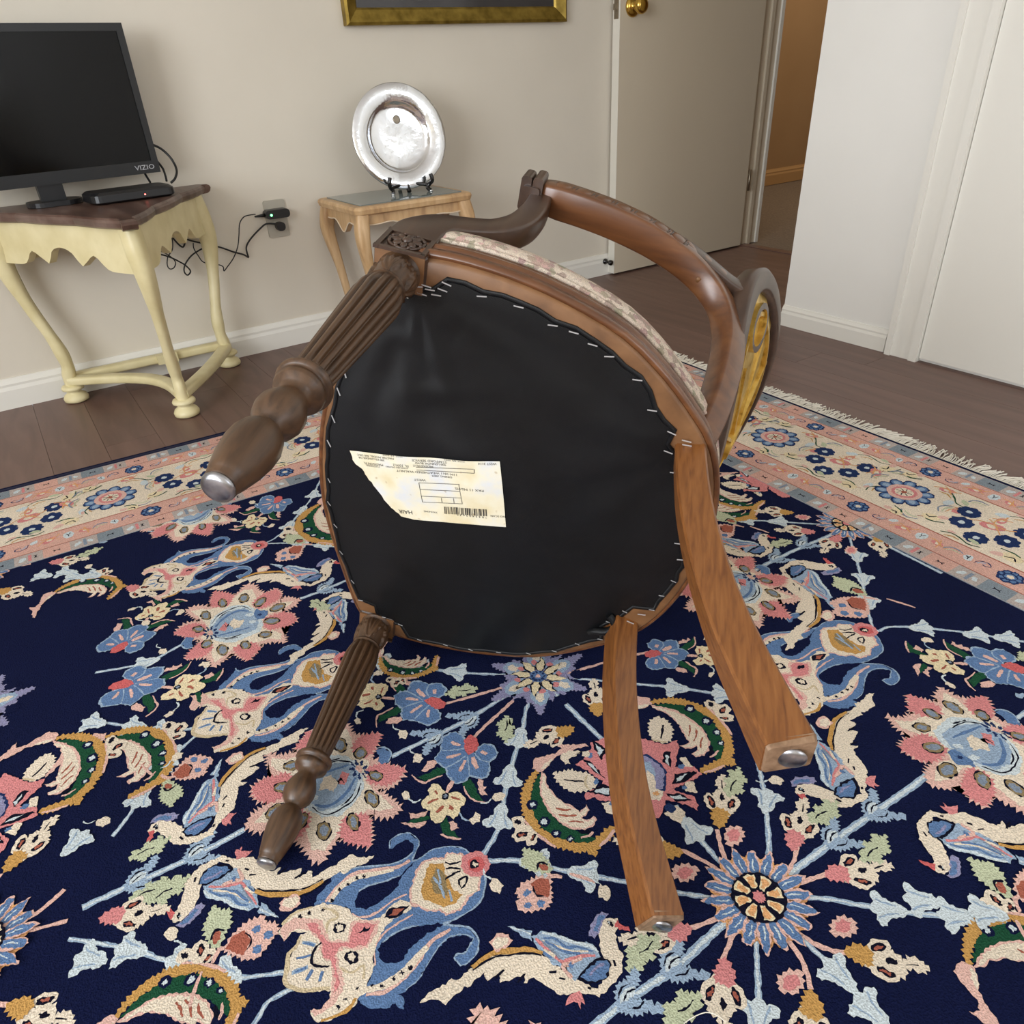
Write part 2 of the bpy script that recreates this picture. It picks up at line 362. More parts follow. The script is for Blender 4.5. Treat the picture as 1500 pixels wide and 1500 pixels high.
# ------------------------------------------------------------------ open door
D = tag(MB().box((2.169, 2.463, .008), (2.968, 2.501, 2.03)).build('door_1', M['door']), kind='structure')
MB().box((2.1675, 2.463, .008), (2.169, 2.501, 2.03)).build('door_edge', M['dooredge'], D)
lt = MB().box((2.166, 2.470, .925), (2.1675, 2.494, 1.0)); lt.box((2.158, 2.475, .953), (2.166, 2.490, .972)); lt.build('latch_plate', M['nickel'], D)
km = Matrix.Translation((2.228, 2.463, .962)) @ Matrix.Rotation(R(90), 4, 'X')
kb = MB().lathe([(.034, 0), (.034, .004), (.030, .009), (.020, .012), (.0125, .016), (.0115, .026), (.014, .030), (.022, .034), (.0275, .042), (.028, .05), (.025, .058), (.017, .063), (.004, .065)], km, 32)
kb.build('door_knob', M['brass'], D)
for z in (.25, 1.05, 1.8):
    MB().lathe([(.006, 0), (.006, .09)], Matrix.Translation((2.973, 2.455, z)), 10).build('hinge', M['nickel'], D)
ds = tag(MB().lathe([(.012, 0), (.012, .006), (.006, .008), (.006, .03), (.011, .032), (.011, .042), (.006, .045)], Matrix.Translation((2.147, 2.499, .057)) @ Matrix.Rotation(R(90), 4, 'X'), 14).build('door_stop', M['stand']),
    'small dark rubber door stop on the baseboard beside the door edge', 'door stop')
# ------------------------------------------------------------------ gilt picture frame
PF = thing('picture_frame', 'wide gilt picture frame with dark print hanging above the plate', 'picture', (1.52, YB, 1.24))
fx0, fx1, fz0, fz1, w = 1.097, 1.940, .920, 1.56, .046
prof = [(0, -.0), (0, -.026), (.008, -.030), (.030, -.020), (.040, -.016), (w, -.010), (w, 0)]
fb = MB(); vs = []
for (cx, cz, sx, sz) in ((fx0, fz0, 1, 1), (fx1, fz0, -1, 1), (fx1, fz1, -1, -1), (fx0, fz1, 1, -1)):
    for a, d in prof: vs.append((cx+sx*a-1.52, d-.001, cz+sz*a-1.24))
k = len(prof)
fb.add(vs, [((c*k+i), (c*k+(i+1) % k), (((c+1) % 4)*k+(i+1) % k), (((c+1) % 4)*k+i)) for c in range(4) for i in range(k)])
fb.build('frame', M['goldframe'], PF)
MB().box((fx0+w-1.522, -.010, fz0+w-1.242), (fx1-w-1.518, -.006, fz1-w-1.238)).build('print', M['picture'], PF)
# ------------------------------------------------------------------ outlet, plugs
OX, OZ = .7745, .4085
OU = thing('wall_outlet', 'beige duplex wall outlet plate behind the black plugs', 'outlet', (OX, YB, OZ))
b = MB(); pr = rrect(.069, .111, .006)
rm = Matrix.Rotation(R(90), 3, 'X')
b.prism(pr, 0, .005, rot=rm); b.build('cover_plate', M['plate_w'], OU)
for dz in (-.02, .02): MB().prism([(px, py+dz) for px, py in rrect(.034, .028, .01)], .005, .0075, rot=rm).build('socket', M['plate_w'], OU)
AD = thing('power_adapter', 'black usb power adapter with lit green dot in upper socket', 'adapter', (OX-.004, YB-.0075, OZ+.018))
am = Matrix.Rotation(R(90), 3, 'X')
MB().prism(rrect(.077, .026, .011, 4), 0.0, .034, rot=am).build('adapter_body', M['black'], AD)
MB().lathe([(.0036, 0), (.0030, .0012)], Matrix.Translation((-.022, -.034, -.001)) @ Matrix.Rotation(R(90), 4, 'X'), 12).build('indicator_light', M['led_g'], AD)
MB().lathe([(.006, 0), (.004, .02), (.0022, .034)], Matrix.Translation((-.036, -.016, -.001)) @ Matrix.Rotation(R(-90), 4, 'Y'), 12).build('strain_relief', M['cord'], AD)
PL = thing('power_plug', 'round black power plug in the lower socket', 'plug', (OX+.002, YB-.0075, OZ-.022))
MB().prism([(px, py) for px, py in rrect(.028, .026, .011, 4)], 0, .022, rot=am).build('plug_body', M['black'], PL)
def cordpath(pts, y): return [at(u, v, y=y) for u, v in pts]
def cord(name, label, pts, rad, ys=(2.49,), res=5):
    P = []
    for i, (u, v) in enumerate(pts):
        yy = ys[min(i, len(ys)-1)]; P.append(at(u, v, y=yy))
    return tag(MB().tube(P, rad, 7, res=res).build(name, M['cord']), label, 'cord')
cord('usb_cable', 'thin black usb cord hanging from the adapter with the green dot', [(374, 314), (366, 315), (357, 318), (351, 328), (350, 345), (348, 362), (342, 378), (333, 391), (328, 397), (327, 391), (321, 388), (312, 387), (298, 384), (290, 374), (284, 364), (283, 356)], .0017, (2.489, 2.481, 2.478, 2.476))
cord('mains_cable', 'thicker black cord from the lower plug running behind the cream table leg', [(403, 328), (390, 328), (380, 336), (368, 349), (361, 361), (362, 371), (364, 377), (357, 373), (342, 369), (325, 363), (305, 358), (290, 355), (278, 352), (266, 348), (251, 343), (257, 353), (268, 362), (272, 350)], .0026, (2.492, 2.494, 2.496, 2.497))
cord('looped_cable', 'black cord looping under the cream table apron', [(221, 373), (236, 373), (252, 378), (264, 384), (272, 389), (279, 397), (275, 403), (270, 398), (271, 388), (280, 375), (293, 366), (305, 360)], .0023, (2.45, 2.46, 2.47, 2.48))
cord('coiled_cable', 'thin black cord coiled in the small loop under the cream table', [(226, 365), (238, 369), (250, 376), (257, 384), (255, 392), (249, 394), (245, 388), (246, 376), (252, 367), (253, 356), (251, 344)], .0017, (2.44, 2.45, 2.46))
# ------------------------------------------------------------------ washed-oak console table
TB = thing('console_table', 'small washed oak console table with inset glass top under the plate', 'table', (1.11, 2.33, 0))
tx0, tx1, ty0, ty1, tz = -.205, .205, -.158, .158, .455
def roundpoly(x0, x1, y0, y1, r, n=4): return [(px+(x0+x1)/2, py+(y0+y1)/2) for px, py in rrect(x1-x0, y1-y0, r, n)]
b = MB(); levels = [(0, .430, .012), (0, .434, .003), (0, .446, 0), (0, .453, .003), (0, tz, .007)]
vs = []; n = 20
for _, z, ins in levels: vs += [(px, py, z) for px, py in roundpoly(tx0+ins, tx1-ins, ty0+ins, ty1-ins, .02)]
b.add(vs, [(k*n+i, k*n+(i+1) % n, (k+1)*n+(i+1) % n, (k+1)*n+i) for k in range(4) for i in range(n)]+[tuple(range(n-1, -1, -1)), tuple(range(4*n, 5*n))])
b.build('table_top', M['pine'], TB)
MB().prism(roundpoly(tx0+.028, tx1-.028, ty0+.028, ty1-.028, .004, 1)[::1], tz+.0003, tz+.003).build('glass_inset', M['glass'], TB)
for sgn, ax in ((-1, 'f'), (1, 'b'), (-1, 'l'), (1, 'r')):
    L = .35 if ax in 'fb' else .25; pts = []; low = []
    for i in range(33):
        t = i/32; q = .392 - .018*math.cos(2*PI*t*2)*.5 + .012*math.cos(2*PI*t); q += .004*math.cos(6*PI*t)
        low.append((-L/2+L*t, q))
    poly = low+[(L/2, .432), (-L/2, .432)]
    d = .128 if ax in 'fb' else .178
    rotm = Matrix.Rotation(R(90), 3, 'X') if ax in 'fb' else (Matrix.Rotation(R(90), 3, 'Z') @ Matrix.Rotation(R(90), 3, 'X'))
    bb = MB(); 
    z0, z1 = d-.008, d+.008
    if ax == 'b': z0, z1 = -d-.008, -d+.008
    if ax == 'l': z0, z1 = -d-.008, -d+.008
    bb.prism(poly, z0, z1, rot=rotm); ap = bb.build('apron', M['pine'], TB)
    e = MB(); zz = {'f': d+.0085, 'b': -d-.0085, 'l': -d-.0085, 'r': d+.0085}[ax]
    e.tube([rotm @ Vector((px, py+.002, zz)) for px, py in low], .0022, 5); e.build('wash_line', M['pinewash'], ap)
for sx in (-1, 1):
    for sy in (-1, 1):
        pth = spline([(sx*.176, sy*.13, .432), (sx*.184, sy*.138, .39), (sx*.186, sy*.14, .35), (sx*.172, sy*.126, .25), (sx*.160, sy*.115, .13), (sx*.163, sy*.118, .05), (sx*.178, sy*.132, .008), (sx*.18, sy*.134, 0)], 4)
        secs = []
        for p in pth:
            w_ = interp([(0, .036), (.02, .034), (.05, .023), (.13, .021), (.25, .026), (.35, .038), (.39, .042), (.44, .040)], p.z); secs.append(rrect(w_, w_, w_*.22, 2))
        MB().sweep(pth, secs, Vector((1, 0, 0))).build('leg', M['pine'], TB)
# ------------------------------------------------------------------ plate on easel
nrm = Vector((-.14, -.97, .20)).normalized(); up = (Vector((0, 0, 1))-nrm*nrm.z).normalized(); sd = up.cross(nrm)
pc = Vector((1.165, 2.352, .617))
pm = Matrix(((sd.x, up.x, nrm.x, pc.x), (sd.y, up.y, nrm.y, pc.y), (sd.z, up.z, nrm.z, pc.z), (0, 0, 0, 1)))
PT = thing('silver_plate', 'round polished silver plate standing upright on the black easel', 'plate', mw=pm)
MB().lathe([(.001, -.020), (.086, -.020), (.100, -.013), (.106, -.003), (.149, .002), (.1525, .0), (.1525, .003), (.150, .0055), (.128, .0035), (.1065, .0005), (.100, -.004), (.093, -.013), (.084, -.0165), (.04, -.0155), (.001, -.0155)], None, 72).build('dish', M['silver'], PT)
MB().lathe([(.012, -.0158), (.012, -.0142), (.009, -.0138), (.006, -.0144), (.002, -.0139)], Matrix.Translation((.004, .052, 0)), 20).build('seal', M['nickel'], PT)
ES = thing('plate_stand', 'black three legged plate easel on the glass table top', 'stand', (pc.x, pc.y, tz+.003))
yaw = math.atan2(nrm.x, -nrm.y)
rz = Matrix.Rotation(yaw, 3, 'Z')
def stand_part(name, pts, r):
    return MB().tube([rz @ Vector(p) for p in pts], r*1.35, 8, res=5).build(name, M['stand'], ES)
for s in (-1, 1):
    pp = [(s*.068, -.062, .052), (s*.072, -.064, .034), (s*.066, -.052, .022), (s*.058, -.050, .012), (s*.062, -.060, .004), (s*.064, -.064, 0.003)]
    stand_part('front_arm', pp, .0048)
    stand_part('side_strut', [(s*.062, -.052, .020), (s*.05, -.01, .022), (s*.02, .045, .06)], .0042)
    MB().lathe([(.006, 0), (.006, .003), (.003, .006)], Matrix.Translation(rz @ Vector((s*.064, -.064, 0))), 10).build('foot', M['silver'], ES)  # silver tips stand in for reflections in the glass at the feet
stand_part('crossbar', [(-.062, -.046, .020), (0, -.02, .024), (.062, -.046, .020)], .004)
stand_part('back_leg', [(0, .03, .13), (0, .045, .05), (.0, .062, .003)], .005)
stand_part('front_leg', [(0, -.024, .026), (.0, -.03, .012), (0, -.036, .003)], .0055)
# ------------------------------------------------------------------ cream corner table with brown top
TZ = .536
YT = thing('side_table', 'cream painted three legged side table with scalloped brown top', 'table', (.265, 2.3, 0))
def Lc(p, z=0): return Vector((p[0]-.265, p[1]-2.3, z))
cor = [(.575, 2.475), (-.045, 2.475), (.262, 1.925)]
edge = []
def bulge(a, b_, amp, n=14):
    out = []; a = Vector(a); b_ = Vector(b_); d = b_-a; nn = Vector((d.y, -d.x)).normalized()
    for i in range(n):
        t = .04+.92*i/(n-1); out.append(a+d*t+nn*(amp*(math.sin(PI*t)*.6-.9*abs(math.sin(3*PI*t))*.5)))
    return out
edge = [Vector((.560, 2.485))]+bulge(cor[0], cor[1], .0)[1:-1]+[Vector((-.03, 2.485)), Vector((-.05, 2.46))]+bulge(cor[1], cor[2], -.02)+[Vector((.245, 1.91)), Vector((.279, 1.91))]+bulge(cor[2], cor[0], -.02)+[Vector((.583, 2.462))]
ctr = Vector((.265, 2.3)); b = MB(); vs = []; n = len(edge)
for z, k in ((TZ-.024, .955), (TZ-.02, .985), (TZ-.010, 1.0), (TZ-.004, .99), (TZ, .965)):
    vs += [Lc(ctr+(e-ctr)*k, z) for e in edge]
b.add(vs, [(j*n+i, j*n+(i+1) % n, (j+1)*n+(i+1) % n, (j+1)*n+i) for j in range(4) for i in range(n)]+[tuple(range(n)), tuple(range(4*n, 5*n))])
b.build('table_top', M['ttop'], YT)
FR_, BR_, BL_ = Vector((.292, 2.098)), Vector((.508, 2.44)), Vector((.055, 2.44))
def apron(a, b_, name='apron'):
    d = (b_-a); L = d.length; d.normalize(); nn = Vector((d.y, -d.x)); poly = []
    for i in range(41):
        t = i/40
        h = .105-.05*math.exp(-((t-.5)/.16)**2) + .0*t
        h -= .03*math.exp(-((t-.27)/.05)**2) + .03*math.exp(-((t-.73)/.05)**2) - .02*math.exp(-((t-.38)/.03)**2) - .02*math.exp(-((t-.62)/.03)**2)
        poly.append((t*L, TZ-.024-h))
    poly += [(L, TZ-.022), (0, TZ-.022)]
    mtx = Matrix(((d.x, 0, nn.x, 0), (d.y, 0, nn.y, 0), (0, 1, 0, 0), (0, 0, 0, 1)))
    b = MB(); n = len(poly); o = Lc(a); vs = [mtx @ Vector((x, y, z)) + o for z in (-.01, .01) for x, y in poly]
    b.add(vs, [tuple(range(n)), tuple(range(2*n-1, n-1, -1))]+[(i, (i+1) % n, (i+1) % n+n, i+n) for i in range(n)]); return b.build(name, M['cream'], YT)
TF, TBR, TBL = Vector((.268, 1.985)), Vector((.525, 2.44)), Vector((.012, 2.44))
apron(TF, TBR); apron(TBR, TBL); apron(TBL, TF)
for foot, top in ((FR_, TF), (BR_, TBR), (BL_, TBL)):
    o_ = (top-ctr).normalized(); o3 = Vector((o_.x, o_.y, 0))
    T3 = Lc(top); F3 = Lc(foot)
    def P(t, out, z): return T3.lerp(F3, t)+o3*out+Vector((0, 0, z))
    pth = spline([P(0, -.006, TZ-.024), P(.05, .010, .45), P(.2, .022, .385), P(.5, .012, .28), P(.8, -.004, .18), P(1.0, -.006, .11), P(1.0, 0, .075), P(1.0, 0, .044)], 5)
    secs = []
    for p in pth:
        w_ = interp([(0, .04), (.085, .038), (.11, .034), (.14, .040), (.2, .032), (.3, .036), (.385, .052), (.45, .062), (.52, .06)], p.z); secs.append([(w_*.5, 0), (w_*.36, w_*.22), (w_*.12, w_*.42), (-w_*.4, w_*.36), (-w_*.5, 0), (-w_*.4, -w_*.36), (w_*.12, -w_*.42), (w_*.36, -w_*.22)])
    lg = MB().sweep(pth, secs, o3).build('leg', M['cream'], YT)
    MB().lathe([(.024, 0), (.033, .004), (.034, .012), (.030, .020), (.022, .026), (.018, .032), (.030, .038), (.031, .043), (.028, .048), (.02, .05)], Matrix.Translation(F3), 28).build('bun_foot', M['cream'], lg)
def stretcher(a, b_, sag):
    mid = (a+b_)/2; pts = []
    for i in range(13):
        t = i/12; p = a.lerp(b_, t); inn = (ctr-mid).normalized(); pts.append(Lc(p+inn*(sag*math.sin(PI*t)), .062))
    MB().sweep(pts, rrect(.024, .036, .006, 2), Vector((0, 0, 1))).build('stretcher', M['cream'], YT)
stretcher(FR_, BR_, -.012); stretcher(FR_, BL_, .075); stretcher(BL_+Vector((0, .03)), BR_+Vector((0, .03)), 0)
MB().box(Lc((.30, 2.44), .05), Lc((.36, 2.46), .078)).build('stretcher_block', M['cream'], YT)
# ------------------------------------------------------------------ tv, cable box
tvm = Matrix.Translation((.165, 2.372, 0)) @ Matrix.Rotation(R(9), 4, 'Z')
TV = thing('television', 'flat black television with maker lettering standing on the brown table top', 'television', mw=tvm)
z0, z1 = .585, .93
b = MB(); hw = .282; b.box((-hw, -.012, z0), (hw, .012, z1)); b.box((-hw+.05, .012, z0+.04), (hw-.05, .04, z1-.06)); b.build('housing', M['tvbezel'], TV)
b = MB(); t = .017; b.box((-hw, -.016, z0), (hw, -.012, z0+.030)); b.box((-hw, -.016, z1-t), (hw, -.012, z1)); b.box((-hw, -.016, z0+.03), (-hw+t, -.012, z1-t)); b.box((hw-t, -.016, z0+.03), (hw, -.012, z1-t)); b.build('bezel', M['tvbezel'], TV)
MB().box((-hw+t, -.0135, z0+.03), (hw-t, -.012, z1-t)).build('screen', M['screen'], TV)
text_mesh('lettering', 'VIZIO', M['white_ink'], TV, Matrix.Translation((hw-.066, -.0163, z0+.010)) @ Matrix.Rotation(R(90), 4, 'X') @ Matrix.Diagonal((1.25, 1, 1, 1)), .0165, .0001)
b = MB(); b.box((-.03, -.005, TZ+.012), (.03, .012, z0+.03)); b.build('neck', M['black'], TV)
b = MB(); b.prism([(px*1.0, py) for px, py in rrect(.13, .09, .04, 6)], TZ+.001, TZ+.012); b.build('stand_base', M['black'], TV)
CB = thing('cable_box', 'low black cable box with red light on the brown table top', 'cable box', mw=Matrix.Translation((.335, 2.30, TZ+.0)) @ Matrix.Rotation(R(9), 4, 'Z'))
b = MB(); vs = []
for z, i in ((.001, .008), (.006, 0), (.022, .001), (.028, .008)): vs += [(px, py, z) for px, py in rrect(.21-2*i, .11-2*i, .02, 4)]
n = 20; b.add(vs, [(j*n+i, j*n+(i+1) % n, (j+1)*n+(i+1) % n, (j+1)*n+i) for j in range(3) for i in range(n)]+[tuple(range(n)), tuple(range(3*n, 4*n))]); b.build('box_body', M['black'], CB)
MB().lathe([(.0018, 0), (.0016, .001)], Matrix.Translation((.022, -.0548, .013)) @ Matrix.Rotation(R(90), 4, 'X'), 10).build('indicator_light', M['led_r'], CB)
cord('tv_cable', 'black cable arching from the television edge to behind the cable box', [(224, 212), (236, 218), (248, 229), (256, 241), (259, 252), (256, 262), (250, 268)], .0032, (2.43, 2.43, 2.42, 2.41, 2.39, 2.37, 2.37))
cord('tv_cable', 'short black cable dropping from the television corner to the cable box', [(230, 236), (238, 246), (242, 256), (244, 265)], .0030, (2.42, 2.41, 2.38, 2.36))
cord('tv_cable', 'short black cable below the television lettering', [(211, 252), (215, 259), (220, 267)], .0030, (2.42, 2.40, 2.37))

# ------------------------------------------------------------------ overturned armchair (local frame: x = its side, y = its back, z = its up)
CM = Matrix(((0.07256865, 0.69492713, 0.71540902, 0.04881037), (-0.25921186, -0.67950993, 0.68634938, 0.52408147), (0.96309034, -0.23524995, 0.13082223, 0.29438629), (0, 0, 0, 1)))
CH = thing('armchair', 'carved walnut armchair lying on its side on the rug, underside facing out', 'armchair', mw=CM)
HS = .369
half = [(0, -.086), (.06, -.083), (.12, -.072), (.2, -.050), (.25, -.034), (.278, -.018), (.293, .008), (.298, .05), (.295, .11), (.284, .17), (.262, .237), (.228, .29), (.191, .333), (.165, .357), (.13, .377), (.087, .391), (.04, .399), (0, .401)]
right = [Vector((x, y, 0)) for x, y in half]
def smooth_closed(k=0, res=3):
    pts = right+[Vector((-p.x, p.y, 0)) for p in right[-2:0:-1]]
    n = len(pts); out = []
    for i in range(n):
        p0, p1, p2, p3 = pts[i-1], pts[i], pts[(i+1) % n], pts[(i+2) % n]
        for q in range(res):
            t = q/res; out.append(.5*((2*p1)+(-p0+p2)*t+(2*p0-5*p1+4*p2-p3)*t*t+(-p0+3*p1-3*p2+p3)*t**3))
    return out
OUT = smooth_closed(); NO = len(OUT)
NRM = []
for i in range(NO):
    t = (OUT[(i+1) % NO]-OUT[i-1]).normalized(); NRM.append(Vector((t.y, -t.x, 0)))
def ringloft(prof, name, mat, mi=None, parent=CH, close=False):
    b = MB(); vs = []
    for d, z in prof:
        vs += [Vector((OUT[i].x+NRM[i].x*d, OUT[i].y+NRM[i].y*d, z)) for i in range(NO)]
    k = len(prof); fs = []
    for j in range(k if close else k-1):
        l = (j+1) % k
        for i in range(NO): q = (i+1) % NO; fs.append((j*NO+i, j*NO+q, l*NO+q, l*NO+i))
    b.add(vs, fs, True); return b.build(name, mat, parent)
rail = ringloft([(-.055, HS+.006), (-.05, HS), (-.004, HS), (0, HS+.003), (-.001, HS+.02), (-.055, HS+.03)], 'seat_rail', M['w_rail'], close=True)
ringloft([(-.012, HS+.018), (.001, HS+.0035), (.0045, HS+.004), (.0068, HS+.0075), (.0066, HS+.0145), (.0045, HS+.0175), (.0004, HS+.0185), (.0002, HS+.0208), (.0040, HS+.022), (.0062, HS+.027), (.0055, HS+.0315), (.0030, HS+.0330), (-.0004, HS+.0335), (-.0004, HS+.0352), (.0025, HS+.0360), (.0035, HS+.040), (-.002, HS+.044), (-.03, HS+.044)], 'rail_moulding', M['w_arm'], parent=CH, close=True)
# tapestry seat
prof = [(-.006, HS+.043), (.0045, HS+.048), (.007, HS+.062), (.004, HS+.078), (-.010, HS+.092), (-.04, HS+.104)]
b = MB(); vs = []
for d, z in prof: vs += [Vector((OUT[i].x+NRM[i].x*d, OUT[i].y+NRM[i].y*d, z)) for i in range(NO)]
cen = Vector((0, .16, 0))
for s_, z in ((.7, HS+.112), (.45, HS+.118), (.2, HS+.121)): vs += [Vector((cen.x+(p.x-cen.x)*s_, cen.y+(p.y-cen.y)*s_, z)) for p in OUT]
K = len(prof)+3
b.add(vs, [(j*NO+i, j*NO+(i+1) % NO, (j+1)*NO+(i+1) % NO, (j+1)*NO+i) for j in range(K-1) for i in range(NO)]+[tuple(range((K-1)*NO, K*NO))], True)
b.build('seat_cushion', M['fabric'], CH)
# gimp edge braid between cloth and moulding
b = MB(); b.sweep([Vector((OUT[i].x+NRM[i].x*.003, OUT[i].y+NRM[i].y*.003, HS+.047)) for i in range(NO)], [(.003*math.cos(2*PI*k/6), .003*math.sin(2*PI*k/6)) for k in range(6)], Vector((0, 0, 1)), closed=True)
b.build('piping', M['fabric'], CH)
# black dust cloth with sag and wrinkles
def cloth_in(i):
    p = OUT[i]; w = .0170
    if p.y < 0: w = .0075+.012*max(0, (abs(p.x)-.2)/.1)
    if p.x < 0 and p.y > .0: w = .010
    if p.x > 0 and p.y > .3: w = .024
    if p.x < 0 and p.y > .28: w = .014
    if abs(p.x) > .245 and p.y < .045: w = max(w, .030)
    if abs(abs(p.x)-.15) < .035 and p.y > .31: w = max(w, .036)
    w += .0015*math.sin(i*1.7)+.001*math.sin(i*3.1)
    return w
def clothz(x, y, f):
    c1 = Vector((x-.27, y-.02)); a = math.atan2(c1.y, c1.x); d = c1.length
    w = .0034*math.sin(a*16+1.2)*math.exp(-d/.12)*min(1, d/.03)
    c2 = Vector((x-.15, y-.35)); a2 = math.atan2(c2.y, c2.x); w += .0020*math.sin(a2*12)*math.exp(-c2.length/.10)
    w += .0030*math.exp(-((x+.25*y-.10)/.012)**2)*max(0, 1-abs(y-.0)/.16)+.0022*math.exp(-((x-.3*y-.135)/.010)**2)*max(0, 1-abs(y-.02)/.12)
    w += .0024*pnoise(Vector((x*9, y*9, 0)))+.0010*pnoise(Vector((x*30, y*22, 3)))
    dome = .010*(1-f**2.4)
    return HS-.0012-dome*(.55+.45*math.cos((x-.02)*4))-w*(1-f**6)
b = MB(); vs = [(0, .16, clothz(0, .16, 0))]; NR = 34; idx = [[0]*NO]
CI = [Vector((OUT[i].x-NRM[i].x*cloth_in(i), OUT[i].y-NRM[i].y*cloth_in(i), 0)) for i in range(NO)]
for r_ in range(1, NR+1):
    f = (r_/NR); row = []
    for i in range(NO):
        p = cen+(CI[i]-cen)*f; row.append(len(vs)); vs.append((p.x, p.y, clothz(p.x, p.y, f)))
    idx.append(row)
fs = [(0, idx[1][(i+1) % NO], idx[1][i]) for i in range(NO)]
for r_ in range(1, NR):
    for i in range(NO): j = (i+1) % NO; fs.append((idx[r_][i], idx[r_][j], idx[r_+1][j], idx[r_+1][i]))
b.add(vs, fs, True)
# folded hem
b.sweep([Vector((p.x, p.y, HS-.0012)) for p in CI], [(.0016*math.cos(2*PI*k/6), .0030*math.sin(2*PI*k/6)) for k in range(6)], Vector((0, 0, 1)), closed=True)
b.build('dust_cloth', M['cloth'], CH)
MB().tube([(-.128, .322, HS-.004), (-.141, .334, HS-.008), (-.156, .325, HS-.009), (-.163, .312, HS-.006), (-.172, .305, HS-.002)], .0055, 8, res=4).build('cloth_fold', M['cloth'], CH)
# staples
sm = MB(); sm.box((-.0006, -.0052, -.0008), (.0006, .0052, .0)); so = sm.build('staple', M['staple']); sme = so.data; bpy.data.objects.remove(so)
rs = random.Random(5); acc = 0; last = CI[0]
lens = .0
for i in range(NO):
    p = CI[i]; lens += (p-last).length; last = p
    if lens > (.021 if p.x > 0 else .028):
        lens = 0
        c = OUT[i]-NRM[i]*(cloth_in(i)+.0035)
        o = bpy.data.objects.new('staple', sme); COL.objects.link(o); o.parent = CH
        o.location = (c.x, c.y, HS-.0042); o.rotation_euler = (0, 0, R(rs.uniform(-14, 14)) + (R(60) if p.y < -.03 and p.x < .15 else 0)); 
        if p.x < 0: o.scale = (.6, .7, 1)
for (x, y) in ((.268, .021), (.271, .030), (.268, .034), (.264, .041), (.271, .047), (.168, .334), (.163, .336), (.158, .334), (.153, .331), (-.135, .343), (-.13, .352), (-.11, .362)):
    o = bpy.data.objects.new('staple', sme); COL.objects.link(o); o.parent = CH; o.location = (x, y, HS-.005); o.rotation_euler = (0, 0, R(rs.uniform(-12, 12)))
# torn paper label
LAB = [(.0375, -.0475), (.0551, .0267), (.0835, .1379), (.0528, .1462), (-.0126, .1611), (-.0221, .123), (-.0365, .0701), (-.042, .0467), (-.0435, .0246), (-.0316, .0073), (-.0197, -.0025), (-.0089, -.0112), (.004, -.0234), (.015, -.0301), (.0198, -.0391), (.024, -.0428)]
def inside(x, y, poly):
    c = False; n = len(poly)
    for i in range(n):
        x1, y1 = poly[i]; x2, y2 = poly[i-1]
        if (y1 > y) != (y2 > y) and x < (x2-x1)*(y-y1)/(y2-y1)+x1: c = not c
    return c
def fcloth(x, y):
    p = Vector((x, y, 0)); best = 1
    d = p-cen; a = math.atan2(d.y, d.x); bi = min(range(NO), key=lambda i: abs((math.atan2(CI[i].y-cen.y, CI[i].x-cen.x)-a+PI) % (2*PI)-PI))
    return d.length/(CI[bi]-cen).length
def labz(x, y): return clothz(x, y, fcloth(x, y))-.0011
n = len(LAB); dense = []
for i in range(n):
    a = Vector(LAB[i]); c = Vector(LAB[(i+1) % n]); m_ = max(1, int((c-a).length/.004))
    for k in range(m_):
        q = a.lerp(c, k/m_)
        if i >= 7: q += Vector((rs.uniform(-.0007, .0007), rs.uniform(-.0007, .0007)))
        dense.append(q)
import bmesh
from mathutils.geometry import delaunay_2d_cdt
pts = [Vector((p.x, p.y)) for p in dense]; ed = [(i, (i+1) % len(pts)) for i in range(len(pts))]
x = -.044
while x < .085:
    y = -.048
    while y < .162:
        if inside(x, y, LAB): pts.append(Vector((x+rs.uniform(-.0005, .0005), y)))
        y += .008
    x += .008
v2, e2, f2, *_ = delaunay_2d_cdt(pts, ed, [], 1, 1e-6)
b = MB(); b.add([(p.x, p.y, labz(p.x, p.y)-.0004) for p in v2], [tuple(f) for f in f2], True); PAP = b.build('paper_label', M['paper'], CH, fix=False)
# print on the label : u runs along the writing (towards -y), its up is -x
E1 = Vector((-.030, -.0475)) ; ld = (Vector((.0835, .1379))-Vector((.0375, -.0475))).normalized(); lu = Vector((ld.y, -ld.x))
def lab_text(s, px, size, mat='ink', sx=1.0):
    q = CM.inverted() @ CAM; d = CM.to_3x3().inverted() @ ray(*px); t = (HS-.010-q.z)/d.z; o = q+d*t
    X = Vector((-ld.x, -ld.y, 0)); Y = Vector((-lu.x, -lu.y, 0)); Y = Vector((0, 0, -1)).cross(X)
    m = Matrix(((X.x*sx, Y.x, 0, o.x), (X.y*sx, Y.y, 0, o.y), (0, 0, -1, 0), (0, 0, 0, 1)))
    ob = text_mesh('print', s, M[mat], PAP, m, size)
    for v in ob.data.vertices: v.co.z = labz(v.co.x, v.co.y)-.0008
    return ob
